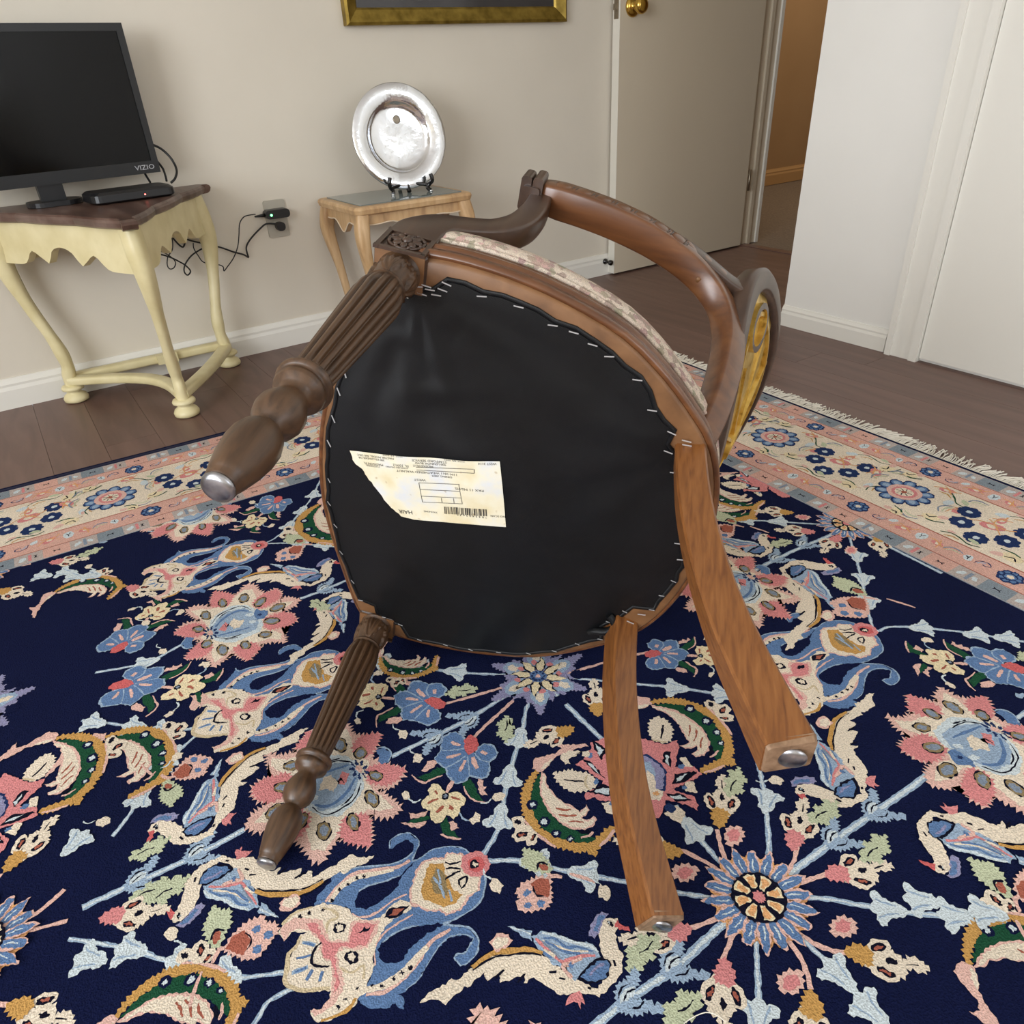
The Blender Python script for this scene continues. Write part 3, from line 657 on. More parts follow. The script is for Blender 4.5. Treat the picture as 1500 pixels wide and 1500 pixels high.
# px = where the line starts in reading order (its right end as photographed)
for s_, px, sz, mt, sx in (('**** 33 ****', (590, 666), .0045, 'ink', 1.2), ('**** 99 ****', (682, 671), .0045, 'ink', 1.2), ('MASTER MODEL 300 DEC', (577, 670), .0040, 'ink', 1.1), ('300 KELLANDER DR', (563, 673), .0040, 'ink', 1.0),
        ('STAFFORD SERVICE', (655, 674), .0046, 'ink', 1.1), ('900 LENNOX BLVD', (654, 678), .0042, 'ink', 1.1), ('WEST 3114', (728, 676), .0045, 'ink', 1.0), ('MADISON FL', (561, 680), .0046, 'ink', 1.0), ('FL 33912', (599, 680), .0050, 'ink', 1.1), ('MIDDLEVILLE', (635, 681), .0040, 'ink', 1.1),
        ('STANDARD DELIVERY', (598, 684), .0030, 'ink', 1.0), ('CUSTOMER', (556, 683), .0036, 'ink', 1.0), ('11M-1811 WEATHERED WALNUT', (671, 692), .0046, 'ink', 1.15), ('DINING ARM', (663, 696), .0040, 'ink', 1.1), ('WEST', (624, 701), .0046, 'ink', 1.3), ('PAX 11 MS/MS', (710, 714), .0050, 'ink', 1.2),
        ('79234345', (641, 749), .0036, 'ink', 1.3), ('NO SCAN', (741, 753), .0042, 'ink', 1.0), ('* 8 4 3 4 0 2 6 7 *', (714, 754), .0044, 'inkd', 1.22), ('HAIR', (604, 748), .0085, 'inkd', 1.0)):
    lab_text(s_, px, sz, mt, sx)
def lab_pt(px):
    q = CM.inverted() @ CAM; d = CM.to_3x3().inverted() @ ray(*px); t = (HS-.010-q.z)/d.z; return q+d*t
def lab_bar(b, p, q, w):
    p = lab_pt(p); q = lab_pt(q); d = (q-p); d.z = 0; nn = Vector((-d.y, d.x, 0)).normalized()*w/2
    vs = [p+nn, p-nn, q-nn, q+nn]; b.add([(v.x, v.y, labz(v.x, v.y)-.0009) for v in vs], [(0, 1, 2, 3)])
b = MB()
for p, q in (((614, 706), (674, 707)), ((616, 716), (675, 717)), ((617, 726), (677, 727)), ((619, 735), (678, 736)), ((614, 706), (619, 735)), ((673, 707), (678, 736)), ((610, 683), (695, 684)), ((611, 687), (696, 690)), ((696, 684), (696, 690)), ((647, 728), (648, 735)), ((665, 728), (666, 736))): lab_bar(b, p, q, .0007)
b.build('form_lines', M['ink'], PAP, fix=False)
b = MB(); u = 651.0
while u < 714:
    w_ = rs.choice([.7, .7, 1.3, 2.0]); lab_bar(b, (u+w_/2, 741+(u-651)*.035), (u+w_/2+.8, 751.5+(u-651)*.03), w_*.00082); u += w_+rs.choice([.8, .9, 1.6])
b.build('barcode', M['inkd'], PAP, fix=False)

# ---- front legs: turned, fluted
def flute(r, z, a, k):
    if .1405 < z < .3185:
        t = (z-.1405)/.178; s_ = min(1, t/.03, (1-t)/.07)
        s_ = max(0, s_)**.5
        return r*(1.04-.24*s_*(.5+.5*math.cos(a*14))**2.6)
    return r
def leafy(r, z, a):
    if .3235 < z < .3625:
        t = (z-.3235)/.039; aa = (a+PI/4) % (PI/2)-PI/4      # four acanthus leaves hanging from the top ring
        w_ = .72*(max(0, t)**.55)*(1+.16*math.sin(t*24))
        ins = 1 if abs(aa) < w_ else 0
        vein = .0007*math.cos(aa*26+(1-t)*9*(1 if aa > 0 else -1)) if ins else 0
        mid = -.0009*math.exp(-(aa/.06)**2)
        return r+(.0034*math.sin(min(1, (1-t)*1.2+.15)*PI*.5)+vein+mid)*ins
    return r
def rf(r, z, a, k): return leafy(flute(r, z, a, k), z, a)
LP = [(.0095, .000), (.0112, .002), (.0112, .006), (.0120, .0065), (.0135, .012), (.0165, .026), (.0182, .040), (.0180, .050), (.0158, .059), (.0120, .0655), (.0098, .0672), (.0094, .069), (.0115, .0715), (.0165, .078), (.0183, .086), (.0180, .093), (.0152, .101), (.0120, .108), (.0114, .112), (.0140, .1160), (.0186, .1185), (.0198, .122), (.0192, .1258), (.0176, .1272), (.0198, .1285), (.0220, .1300), (.0222, .1330), (.0205, .1358), (.0170, .1378), (.0150, .139)]
LP += [(.0152+(.0222-.0152)*min(1, t/.85)-(0.004*max(0, (t-.85)/.15)**2), .140+.178*t) for t in [i/20 for i in range(21)]]
LP += [(.0165, .319), (.0195, .3205), (.0190, .323)]+[(interp([(0, .0165), (.3, .0185), (.6, .0200), (.85, .0190), (1, .0165)], i/22), .3236+.039*i/22) for i in range(23)]+[(.0215, .3632), (.0215, .3655)]
LP = [(r*1.06, z) for r, z in LP]
LA = .2768
for s_ in (1, -1):
    T = Matrix.Translation((s_*LA, 0, 0))
    lg = MB().lathe(LP, T @ Matrix.Translation((0, 0, .0)), 140, rfun=rf).build('front_leg', M['w_dark'], CH)
    MB().lathe([(.0108, .001), (.0118, -.001), (.0112, -.003), (.008, -.0045), (.001, -.005)], T, 28).build('foot_glide', M['chrome'], lg)
    # corner block with rosette
    x0, x1 = (.258, .3005) if s_ > 0 else (-.3005, -.258)
    bl = MB().box((x0, -.028, .3655), (x1, .028, .418), bev=.003).build('corner_block', M['w_support'], CH)
    MB().box((x0+.001, -.026, .3640), (x1-.001, .026, .3660)).build('raw_block_end', M['w_rail'], bl)
    fx = s_*.3008
    m_ = Matrix.Translation((fx, 0, .3865)) @ Matrix.Rotation(R(90*s_), 4, 'Y')
    b = MB()
    fr = MB()
    for q in range(4):
        mr_ = m_ @ Matrix.Rotation(q*PI/2, 4, 'Z'); fr.box((-.027, .0215, -.001), (.027, .0265, .0022), rot=None)
        vs = fr.v[-8:]; fr.v[-8:] = [tuple(mr_ @ Vector(p)) for p in vs]
    fr.build('rosette_frame', M['w_support'], bl)
    b.lathe([(.0195, 0), (.0200, .001), (.0190, .0028), (.0170, .0020), (.0165, .0005)], m_, 32)
    for q in range(8):
        a = q*PI/4; mm = m_ @ Matrix.Rotation(a, 4, 'Z') @ Matrix.Translation((.0105, 0, .0006)) @ Matrix.Diagonal((1.25, .85, .6, 1)); b.lathe([(.0045, 0), (.0050, .0015), (.0035, .0045), (.0008, .0055)], mm, 12)
        mm = m_ @ Matrix.Rotation(a+PI/8, 4, 'Z') @ Matrix.Translation((.0178, 0, .001)); b.lathe([(.0022, 0), (.0018, .002), (.0005, .003)], mm, 8)
    b.lathe([(.0050, 0), (.0052, .003), (.0038, .0052), (.0010, .006)], m_, 20)
    b.build('rosette', M['w_support'], bl)

# ---- rear legs: square sabre
for s_ in (1, -1):
    P = spline([(s_*.146, .344, .372), (s_*.148, .349, .28), (s_*.150, .362, .19), (s_*.153, .381, .11), (s_*.156, .405, .04), (s_*.158, .418, .004)], 6)
    secs = []
    for p in P:
        w_ = interp([(0, .0385), (.06, .0365), (.15, .034), (.28, .0335), (.38, .0330)], p.z); d_ = interp([(0, .036), (.15, .032), (.38, .034)], p.z); c_ = .0022
        secs.append([(w_/2, d_/2-c_), (w_/2-c_, d_/2), (-w_/2+c_, d_/2), (-w_/2, d_/2-c_), (-w_/2, -d_/2+c_), (-w_/2+c_, -d_/2), (w_/2-c_, -d_/2), (w_/2, -d_/2+c_)])
    sv = Vector((s_*.24, .97, 0)); b = MB(); b.sweep(P, secs, sv, smooth=False)
    lg = b.build('rear_leg', M['w_leg'], CH)
    bb = MB(); bb.sweep([P[-1]+Vector((0, -.0005, .003)), P[-1]+Vector((0, .0015, -.003))], [[(q[0]*1.002, q[1]*1.002) for q in secs[-1]], [(q[0]*.93, q[1]*.93) for q in secs[-1]]], sv, smooth=False)
    bb.build('foot_end', M['w_foot'], lg)
    MB().lathe([(.0098, .001), (.0108, -.0005), (.0104, -.002), (.008, -.0035), (.001, -.0042)], Matrix.Translation(P[-1]+Vector((s_*.001, .0025, -.003))), 28).build('foot_glide', M['chrome'], lg)

# ---- arms
def mir(p, s_): return Vector((p[0]*s_, p[1], p[2]))
for s_ in (1, -1):
    P = spline([mir(p, s_) for p in ((.286, .0, .405), (.288, .003, .430), (.288, .018, .461), (.286, .045, .482), (.286, .072, .502), (.287, .091, .535), (.290, .099, .575), (.292, .100, .612), (.292, .100, .628))], 5)
    secs = []
    for i, p in enumerate(P):
        t = i/(len(P)-1); w_ = interp([(0, .034), (.15, .033), (.5, .028), (.8, .026), (1, .028)], t); d_ = interp([(0, .056), (.12, .054), (.3, .042), (.5, .035), (.75, .031), (1, .026)], t); secs.append(rrect(w_, d_, .0032, 2))
    MB().sweep(P, secs, Vector((1, 0, 0))).build('arm_support', M['w_support'], CH)
    # scroll block at the arm front
    b = MB(); b.sweep([mir((.302, .079, .618), s_), mir((.302, .080, .648), s_)], rrect(.042, .013, .004, 2), Vector((1, 0, 0)))
    b.sweep([mir((.302, .094, .616), s_), mir((.303, .095, .650), s_)], rrect(.044, .013, .004, 2), Vector((1, 0, 0)))
    b.sweep([mir((.298, .087, .612), s_), mir((.298, .087, .640), s_)], rrect(.030, .022, .004, 2), Vector((1, 0, 0)))
    b.build('arm_scroll', M['w_support'], CH)
    P = spline([mir(p, s_) for p in ((.300, .100, .634), (.298, .125, .634), (.296, .158, .632), (.291, .20, .630), (.281, .248, .627), (.264, .297, .622), (.244, .334, .612), (.224, .360, .588), (.207, .371, .550), (.190, .371, .505), (.174, .366, .460), (.160, .358, .420), (.150, .350, .392))], 6)
    secs = []; nP = len(P)
    for i, p in enumerate(P):
        t = i/(nP-1); w_ = interp([(0, .034), (.08, .040), (.3, .040), (.55, .032), (.7, .030), (1, .030)], t); h_ = interp([(0, .026), (.05, .034), (.5, .034), (.7, .034), (1, .030)], t)
        secs.append(rrect(w_, h_, .0035, 2))
    sides = []
    for i in range(nP):
        t = i/(nP-1); sides.append(Vector((s_, 0, 0)).lerp(Vector((.8*s_, .6, .0)), min(1, t/.5)))
    arm = MB().sweep(P, secs, sides).build('armrest', M['w_arm'], CH)
    # upper tail joining the oval
    Q = spline([mir(p, s_) for p in ((.286, .262, .632), (.274, .298, .634), (.259, .332, .634), (.246, .360, .634), (.238, .386, .634))], 5)
    MB().sweep(Q, [rrect(.0165, .030, .003, 2) for i in range(len(Q))], Vector((s_, .5, 0))).build('arm_tail', M['w_support'], arm)
    # carving along the outer edge : pairs of scooped beads
    b = MB(); dl = MB()
    k = 3
    nC = int(nP*.44)
    pathC = [P[i]+(sides[i]-(P[min(i+1, nP-1)]-P[max(i-1, 0)]).normalized()*sides[i].dot((P[min(i+1, nP-1)]-P[max(i-1, 0)]).normalized())).normalized()*.0175 for i in range(2, nC)]
    pathC = [p for p in pathC if p.y < .288]+[q+Vector((s_*.0040, .0028, 0)) for q in Q if q.y > .292]
    L = [0]
    for i in range(1, len(pathC)): L.append(L[-1]+(pathC[i]-pathC[i-1]).length)
    def along(d):
        for i in range(1, len(L)):
            if L[i] >= d: q = (d-L[i-1])/(L[i]-L[i-1]); return pathC[i-1].lerp(pathC[i], q), (pathC[i]-pathC[i-1]).normalized(), sides[min(i+2, nP-1)] if pathC[i].y < .29 else Vector((s_, .65, 0))
        return pathC[-1], (pathC[-1]-pathC[-2]).normalized(), sides[nC]
    d = .006; step = .0262
    while d < L[-1]-.030:
        for q in range(1):
            p, t, sd_ = along(d+step*.42); a = (sd_-t*sd_.dot(t)).normalized(); c_ = t.cross(a)
            m_ = Matrix(((t.x, c_.x, a.x, p.x), (t.y, c_.y, a.y, p.y), (t.z, c_.z, a.z, p.z), (0, 0, 0, 1)))
            b.lathe([(.0100, -.003), (.0095, .0012), (.0078, .0027), (.0042, .0036), (.0008, .0038)], m_ @ Matrix.Diagonal((1.14, 1.45, 1, 1)), 20)
            p2, t2, _ = along(d+step*.93); m2 = Matrix(((t2.x, c_.x, a.x, p2.x), (t2.y, c_.y, a.y, p2.y), (t2.z, c_.z, a.z, p2.z), (0, 0, 0, 1)))
            for w_ in (-.0024, .0024):
                dl.sweep([m2 @ Vector((w_+.0022*math.sin(q2*1.2), y_, z_)) for q2, (y_, z_) in enumerate(((-.0145, -.003), (-.009, .0012), (0, .0024), (.009, .0012), (.0145, -.003)))], [(.0013*math.cos(k_*PI/3), .0013*math.sin(k_*PI/3)) for k_ in range(6)], Vector((t.x, t.y, t.z)))
        d += step
    b.build('arm_carving', M['w_arm'], arm); dl.build('carved_notches', M['w_support'], arm)
    MB().lathe([(.0036, 0), (.0036, .0008)], Matrix.Translation(P[int(nP*.46)]+Vector((0, 0, -.0172))) @ Matrix.Rotation(PI, 4, 'X'), 14).build('peg', M['w_rail'], arm)

# ---- wide oval back, raked and bowed
RA, RB, RZ, RY, RK, RC = .261, .188, .662, .414, .285, .93
def bk(x, z, off=0): return Vector((x, RY+RK*(z-.5)-RC*x*x+off, z))
def bn(x, z):
    n_ = Vector((2*RC*x, 1, -RK)); return n_.normalized()
n = 96; wband = .031; th = .024
b = MB(); vs = []; prof = [(0, 0), (.004, .003), (.006, .003), (wband-.006, .003), (wband-.003, .001), (wband, -.003), (wband, -th+.004), (wband-.004, -th), (.004, -th-.002), (0, -th+.003)]
for i in range(n):
    a = 2*PI*i/n
    for w_, d_ in prof:
        x = (RA-w_)*math.sin(a); z = RZ+(RB-w_)*math.cos(a); vs.append(bk(x, z)+bn(x, z)*(d_-.003))
k = len(prof); b.add(vs, [(i*k+j, i*k+(j+1) % k, ((i+1) % n)*k+(j+1) % k, ((i+1) % n)*k+j) for i in range(n) for j in range(k)], True)
BF = b.build('back_frame', M['w_support'], CH)
def slab(b, poly, d0, d1, mi_face=0, mi_side=1):
    m_ = len(poly); vs = [bk(x, z)+bn(x, z)*d0 for x, z in poly]+[bk(x, z)+bn(x, z)*d1 for x, z in poly]
    b.add(vs, [tuple(range(m_, 2*m_))], False, mi_face); b.add(vs, [tuple(range(m_-1, -1, -1))], False, mi_side)
    b.add(vs, [(i, (i+1) % m_, (i+1) % m_+m_, i+m_) for i in range(m_)], False, mi_side)
def band(b, cx, cz, ax, az, w_, d0, d1, nn=40, mf=0, ms=1, a0=0, a1=2*PI):
    vs = []; full = abs(a1-a0-2*PI) < 1e-6; cnt = nn if full else nn+1
    for i in range(cnt):
        a = a0+(a1-a0)*i/nn
        for ww, d_ in ((0, d0), (0, d1), (w_, d1), (w_, d0)):
            x = cx+(ax-ww)*math.sin(a); z = cz+(az-ww)*math.cos(a); vs.append(bk(x, z)+bn(x, z)*d_)
    for j, mi in ((0, ms), (1, mf), (2, ms), (3, ms)):
        b.add(vs, [(i*4+j, i*4+(j+1) % 4, ((i+1) % cnt)*4+(j+1) % 4, ((i+1) % cnt)*4+j) for i in range(nn)], True, mi)
SP = MB()
band(SP, 0, RZ, .205, .132, .006, -.014, -.005, 64, 1, 1)
for s_ in (-1, 1):
    band(SP, s_*.186, RZ+.004, .030, .050, .0085, -.016, -.0015, 36)
    for q in (-1, 1):
        slab(SP, [(s_*.004, RZ+q*.010), (s_*.012, RZ+q*.010), (s_*.150, RZ+q*.052), (s_*.148, RZ+q*.058)] if q > 0 else [(s_*.148, RZ+q*.058), (s_*.150, RZ+q*.052), (s_*.012, RZ+q*.010), (s_*.004, RZ+q*.010)], -.014, -.005, 1, 1)
        slab(SP, [(s_*.006, RZ+q*.012), (s_*.010, RZ+q*.012), (s_*.085, RZ+q*.125), (s_*.079, RZ+q*.128)], -.014, -.005, 1, 1)
band(SP, 0, RZ, .026, .034, .009, -.016, -.003, 32, 1, 1)
SPO = SP.build('back_splat', [M['w_support'], M['gold']], BF)
# gilded dished lining visible through the openwork
b = MB(); vs = []; rings = [1.0, .96, .8, .6, .4, .2]; nn = 64
for ri, f in enumerate(rings):
    for i in range(nn):
        a = 2*PI*i/nn; x = (RA-wband+.002)*f*math.sin(a); z = RZ+(RB-wband+.002)*f*math.cos(a)
        vs.append(bk(x, z)+bn(x, z)*(-.012-.003*(1-f)+.0016*math.cos(a*18)*f))
b.add(vs, [(j*nn+i, j*nn+(i+1) % nn, (j+1)*nn+(i+1) % nn, (j+1)*nn+i) for j in range(len(rings)-1) for i in range(nn)]+[tuple(range((len(rings)-1)*nn, len(rings)*nn))], True)
GL = b.build('gilded_panel', M['gold'], BF)
sol = GL.modifiers.new('s', 'SOLIDIFY'); sol.thickness = .003; sol.offset = 0

# ------------------------------------------------------------------ oriental rug: colour laid in flat pile shapes, traced motif by motif
RZ0 = .009
TH = R(-2.2)
RCX = at(788.3, 991.5, z=RZ0)
RX = Vector((math.cos(TH), math.sin(TH), 0)); RYv = Vector((-math.sin(TH), math.cos(TH), 0))
def rc(u, v):
    d = at(u, v, z=RZ0)-RCX; return (d.dot(RX), d.dot(RYv))
PAL = dict(y=(178, 166, 160), z=(128, 138, 146), n=(16, 22, 54), d=(36, 52, 92), b=(92, 120, 160), l=(148, 168, 190), w=(198, 208, 212), c=(222, 208, 188), C=(224, 208, 172), e=(200, 182, 150), B=(208, 164, 150), p=(206, 132, 132), P=(216, 176, 164), q=(196, 98, 98), t=(190, 146, 84), o=(140, 122, 90), g=(30, 74, 52), G=(184, 190, 160), r=(160, 92, 76), k=(18, 18, 34), v=(140, 138, 170), a=(214, 160, 110), s=(128, 140, 156))
for k_ in PAL: PAL[k_] = srgb(*PAL[k_])
SHP = {}      # template -> list of (colour, kind, points px, width mm)
def crop(x0, y0, s): return lambda pts: [(x0+x/s, y0+y/s) for x, y in pts]
def T(name, f, *items):
    L = SHP.setdefault(name, [])
    for it in items:
        c, kind, pts = it[0], it[1], it[2]
        w_ = it[3] if len(it) > 3 else 0
        if kind == 'E':      # ellipse cx,cy,rx,ry,rot
            cx, cy, rx, ry, ro = pts; ro = R(ro); P = []
            for i in range(18):
                a = 2*PI*i/18; x = rx*math.cos(a); y = ry*math.sin(a); P.append((cx+x*math.cos(ro)-y*math.sin(ro), cy+x*math.sin(ro)+y*math.cos(ro)))
            L.append((c, 'P', [rc(*p) for p in f(P)], w_))
        else: L.append((c, kind, [rc(*p) for p in f(pts)], w_))
# --- fork / lyre motif
f = crop(400, 1210, 4.6875)
T('fork', f,
 ('b', 'P', [(800,155),(805,105),(860,62),(940,50),(1003,102),(985,170),(955,240),(1030,208),(1090,165),(1200,140),(1290,150),(1350,190),(1400,260),(1455,340),(1450,440),(1420,520),(1340,590),(1230,650),(1170,672),(1220,683),(1340,695),(1410,780),(1400,870),(1350,930),(1290,955),(1245,905),(1270,880),(1320,870),(1350,820),(1375,770),(1300,745),(1200,770),(1120,850),(1060,950),(1000,1050),(910,1130),(860,1150),(905,1190),(900,1260),(870,1250),(840,1215),(780,1250),(700,1255),(620,1230),(580,1190),(620,1150),(680,1000),(700,850),(560,620),(520,560),(280,550),(310,480),(400,380),(430,290),(465,325),(560,290),(640,280),(800,265),(900,230),(960,180),(960,120),(930,95),(870,110),(820,155)]),
 ('n', 'P', [(590,450),(650,412),(760,382),(870,340),(975,245),(890,345),(850,425),(780,480),(700,540),(640,572),(575,560),(560,515)]),
 ('n', 'P', [(750,800),(800,760),(900,705),(1000,683),(1130,668),(1205,678),(1130,700),(1060,740),(1000,780),(930,850),(900,910),(850,945),(770,945),(725,900),(720,850)]),
 ('l', 'S', [(800,155),(805,105),(860,62),(940,50),(1003,102),(985,170),(955,240),(1030,208),(1090,165),(1200,140),(1290,150),(1350,190),(1400,260),(1455,340),(1450,440),(1420,520),(1340,590),(1230,650),(1170,672),(1220,683),(1340,695),(1410,780),(1400,870),(1350,930),(1290,955),(1245,905),(1270,880),(1320,870),(1350,820),(1375,770),(1300,745),(1200,770),(1120,850),(1060,950),(1000,1050),(910,1130)], 1.8), ('l', 'S', [(430,290),(465,325),(560,290),(640,280),(800,265),(900,230),(960,180)], 1.8), ('l', 'S', [(590,450),(650,412),(760,382),(870,340)], 2), ('l', 'S', [(750,800),(800,760),(900,705),(1000,683)], 2), ('P', 'S', [(545,600),(610,630),(720,590),(830,510),(920,470)], 2.5), ('P', 'S', [(700,960),(700,830),(760,740),(870,660),(960,610)], 2.5),
 ('P', 'S', [(360,520),(460,400),(560,330),(700,305),(860,280),(940,235)], 5),
 ('c', 'S', [(390,525),(450,435),(520,382),(600,347),(700,330),(830,303)], 7),
 ('P', 'S', [(640,1160),(760,1140),(880,1060),(990,940),(1080,800),(1220,710)], 5),
 ('c', 'S', [(640,1125),(740,1100),(840,1050),(920,985),(990,900),(1060,830)], 9),
 ('P', 'P', [(935,470),(975,320),(1020,250),(1080,222),(1170,218),(1195,185),(1300,188),(1345,325),(1430,345),(1425,445),(1345,490),(1300,572),(1190,615),(1140,582),(1060,588),(1000,560),(940,545)]),
 ('c', 'P', [(950,450),(990,330),(1030,260),(1080,235),(1170,230),(1200,195),(1290,195),(1330,330),(1410,350),(1410,440),(1330,480),(1290,560),(1190,600),(1150,570),(1060,575),(1010,545),(950,530)]),
 ('t', 'P', [(1020,450),(1040,350),(1070,260),(1170,255),(1180,330),(1230,430),(1300,470),(1260,530),(1170,560),(1100,530),(1040,510)]),
 ('o', 'P', [(1080,370),(1120,290),(1180,330),(1200,420),(1200,480),(1110,460)]), ('l', 'S', [(1100,350),(1150,420),(1180,500)], 3), ('l', 'S', [(1130,300),(1150,400)], 2.5), ('l', 'S', [(1210,440),(1230,520)], 2.5),
 ('k', 'S', [(1180,250),(1230,262),(1290,245)], 2.5), ('k', 'S', [(1185,295),(1240,290),(1290,300)], 2.5), ('k', 'S', [(1180,370),(1240,330),(1290,310)], 2.5), ('k', 'S', [(1290,420),(1275,375),(1330,350),(1320,400),(1290,430)], 2.5),
 ('p', 'E', (1390,262,100,86,0)), ('q', 'E', (1395,265,60,52,0)), ('k', 'E', (1385,265,34,30,0)), ('c', 'E', (1387,266,18,16,0)),
 ('c', 'P', [(280,550),(340,530),(430,545),(500,560),(560,620),(640,650),(740,630),(780,580),(870,510),(950,530),(950,570),(830,640),(770,700),(710,790),(690,880),(690,980),(650,1080),(640,1150),(580,1190),(560,1240),(480,1290),(400,1340),(290,1350),(255,1270),(330,1260),(390,1190),(400,1130),(300,1135),(200,1140),(80,1090),(90,960),(150,830),(190,750),(230,740),(130,730),(80,790),(40,740),(70,660),(150,590),(230,560)]),
 ('P', 'P', [(45,745),(70,680),(140,635),(250,640),(340,650),(360,740),(400,785),(520,785),(525,690),(560,645),(735,655),(710,740),(650,835),(560,860),(490,840),(445,880),(450,960),(485,1050),(495,1085),(465,1155),(430,1225),(335,1295),(280,1315),(255,1270),(330,1250),(390,1190),(405,1100),(395,930),(325,905),(295,880),(325,830),(315,780),(245,720),(200,705),(130,720),(80,790)]),
 ('p', 'P', [(220,670),(300,665),(330,740),(400,805),(520,805),(545,700),(580,665),(710,672),(680,740),(640,815),(560,835),(470,830),(425,880),(430,960),(455,1050),(450,1120),(420,1150),(425,1050),(405,930),(340,890),(335,800),(260,710)]),
 ('k', 'P', [(580,735),(610,710),(625,690),(640,705),(670,690),(655,725),(635,735),(615,730),(600,745)]),
 ('k', 'E', (457,700,42,38,0)), ('c', 'E', (457,700,24,22,0)), ('k', 'E', (540,905,46,46,0)), ('c', 'E', (540,905,27,27,0)),
 ('k', 'P', [(760,635),(800,570),(850,560),(940,545),(870,620),(820,632)]), ('r', 'P', [(800,620),(825,580),(900,562),(850,610)]),
 ('e', 'S', [(340,560),(420,590),(445,630),(380,660),(370,740)], 3), ('e', 'S', [(460,975),(540,1010),(620,960),(620,1050)], 3), ('e', 'S', [(270,560),(150,600),(60,680)], 4), ('t', 'S', [(570,1180),(500,1275),(330,1340)], 3.5),
 ('e', 'S', [(190,760),(160,830),(110,880),(100,960),(85,1080),(200,1130),(300,1125),(390,1115)], 5),
 ('l', 'S', [(200,800),(290,820)], 4), ('b', 'S', [(210,805),(280,822)], 2.5), ('b', 'S', [(160,910),(260,890)], 3), ('l', 'S', [(130,1010),(240,970)], 5), ('b', 'S', [(150,1005),(230,972)], 2.5), ('b', 'S', [(230,1060),(270,990)], 3.5), ('b', 'S', [(320,1070),(340,1000)], 3.5),
 ('k', 'S', [(335,800),(285,850),(265,940),(320,965),(385,965)], 3), ('c', 'P', [(300,870),(330,850),(345,900),(380,945),(320,945),(285,935)]),
 *[('k', 'E', (x, y, 13, 12, 0)) for x, y in ((405,515),(455,440),(515,400),(575,360),(622,348),(680,1095),(750,1100),(825,1050),(885,1010),(940,975),(185,625),(245,600),(340,580),(445,1245),(500,1190),(580,1115))])
# --- bird
f = crop(188, 1090, 6.818); f2 = crop(360, 1040, 5.77)
T('bird', f2, ('c', 'P', [(-20,420),(160,320),(290,270),(300,240),(350,228),(420,190),(450,165),(530,150),(460,210),(440,270),(330,310),(200,350),(120,370),(160,420),(60,460),(110,490),(0,570),(-60,600),(-60,450)]), ('k', 'S', [(-20,395),(90,335),(200,300)], 2))
T('bird', f, ('c', 'P', [(195,870),(230,810),(300,770),(400,765),(500,800),(560,850),(640,900),(800,880),(850,780),(890,650),(900,530),(920,420),(1000,330),(1090,220),(1200,130),(1350,60),(1500,10),(1500,60),(1330,120),(1360,165),(1230,220),(1310,235),(1230,300),(1120,370),(1190,385),(1100,430),(1080,540),(1060,640),(1000,700),(940,760),(870,840),(850,900),(740,950),(620,1000),(520,1010),(430,990),(370,920),(290,880),(220,900)]),
 ('q', 'P', [(200,870),(270,868),(245,930),(195,995),(178,970),(205,920)]),
 ('v', 'P', [(222,795),(250,740),(330,698),(370,700),(420,690),(505,700),(490,745),(420,772),(320,765)]), ('b', 'P', [(250,775),(290,735),(350,718),(440,722),(420,755),(320,758)]),
 ('k', 'E', (277,828,22,22,0)), ('w', 'E', (285,818,8,8,0)),
 ('l', 'P', [(545,790),(550,720),(640,600),(700,470),(770,370),(830,350),(860,320),(905,400),(910,530),(880,600),(890,700),(850,720),(700,760),(580,850)]),
 ('w', 'S', [(560,800),(570,730),(650,610),(700,500),(775,380)], 4), ('b', 'S', [(590,760),(650,650),(720,570),(740,470),(800,400)], 3), ('p', 'S', [(600,790),(700,690),(800,610),(850,560),(850,350)], 4), ('c', 'S', [(620,730),(720,620),(780,500),(820,400)], 3), ('b', 'S', [(680,680),(770,560),(810,420)], 3), ('c', 'S', [(850,520),(880,430)], 4), ('P', 'S', [(700,700),(800,640),(870,590),(890,680)], 5), ('b', 'E', (815,645,22,20,0)), ('b', 'S', [(880,500),(895,430)], 2.5), ('s', 'S', [(835,560),(830,400)], 2),
 ('l', 'P', [(822,312),(860,250),(935,145),(915,250),(895,330)]), ('w', 'S', [(850,310),(925,165)], 2),
 ('k', 'P', [(540,885),(590,822),(690,770),(845,715),(860,735),(825,810),(750,880),(680,925),(570,922)]), ('b', 'P', [(555,878),(602,832),(700,785),(832,733),(815,795),(745,868),(680,910),(575,908)]), ('v', 'S', [(600,870),(680,820),(770,790)], 3),
 ('t', 'S', [(905,430),(960,335),(1080,215),(1200,112),(1370,38)], 6), ('k', 'S', [(925,430),(985,345),(1100,228),(1220,125),(1380,50)], 2),
 ('k', 'S', [(1215,232),(1305,195)], 2.5), ('k', 'S', [(940,560),(985,515)], 2.5), ('k', 'S', [(940,635),(960,595)], 2.5), ('k', 'S', [(515,930),(545,955)], 2.5), ('k', 'S', [(845,830),(860,805)], 2.5), ('k', 'S', [(1130,365),(1220,340)], 2),
 ('p', 'P', [(930,760),(1000,700),(1090,690),(1030,740),(1010,770),(1035,800),(990,790),(975,825),(945,795)]),
 ('P', 'P', [(975,170),(1040,100),(1130,75),(1155,140),(1060,200),(1000,210)]), ('c', 'P', [(1000,180),(1060,110),(1130,95),(1140,140),(1050,190)]))
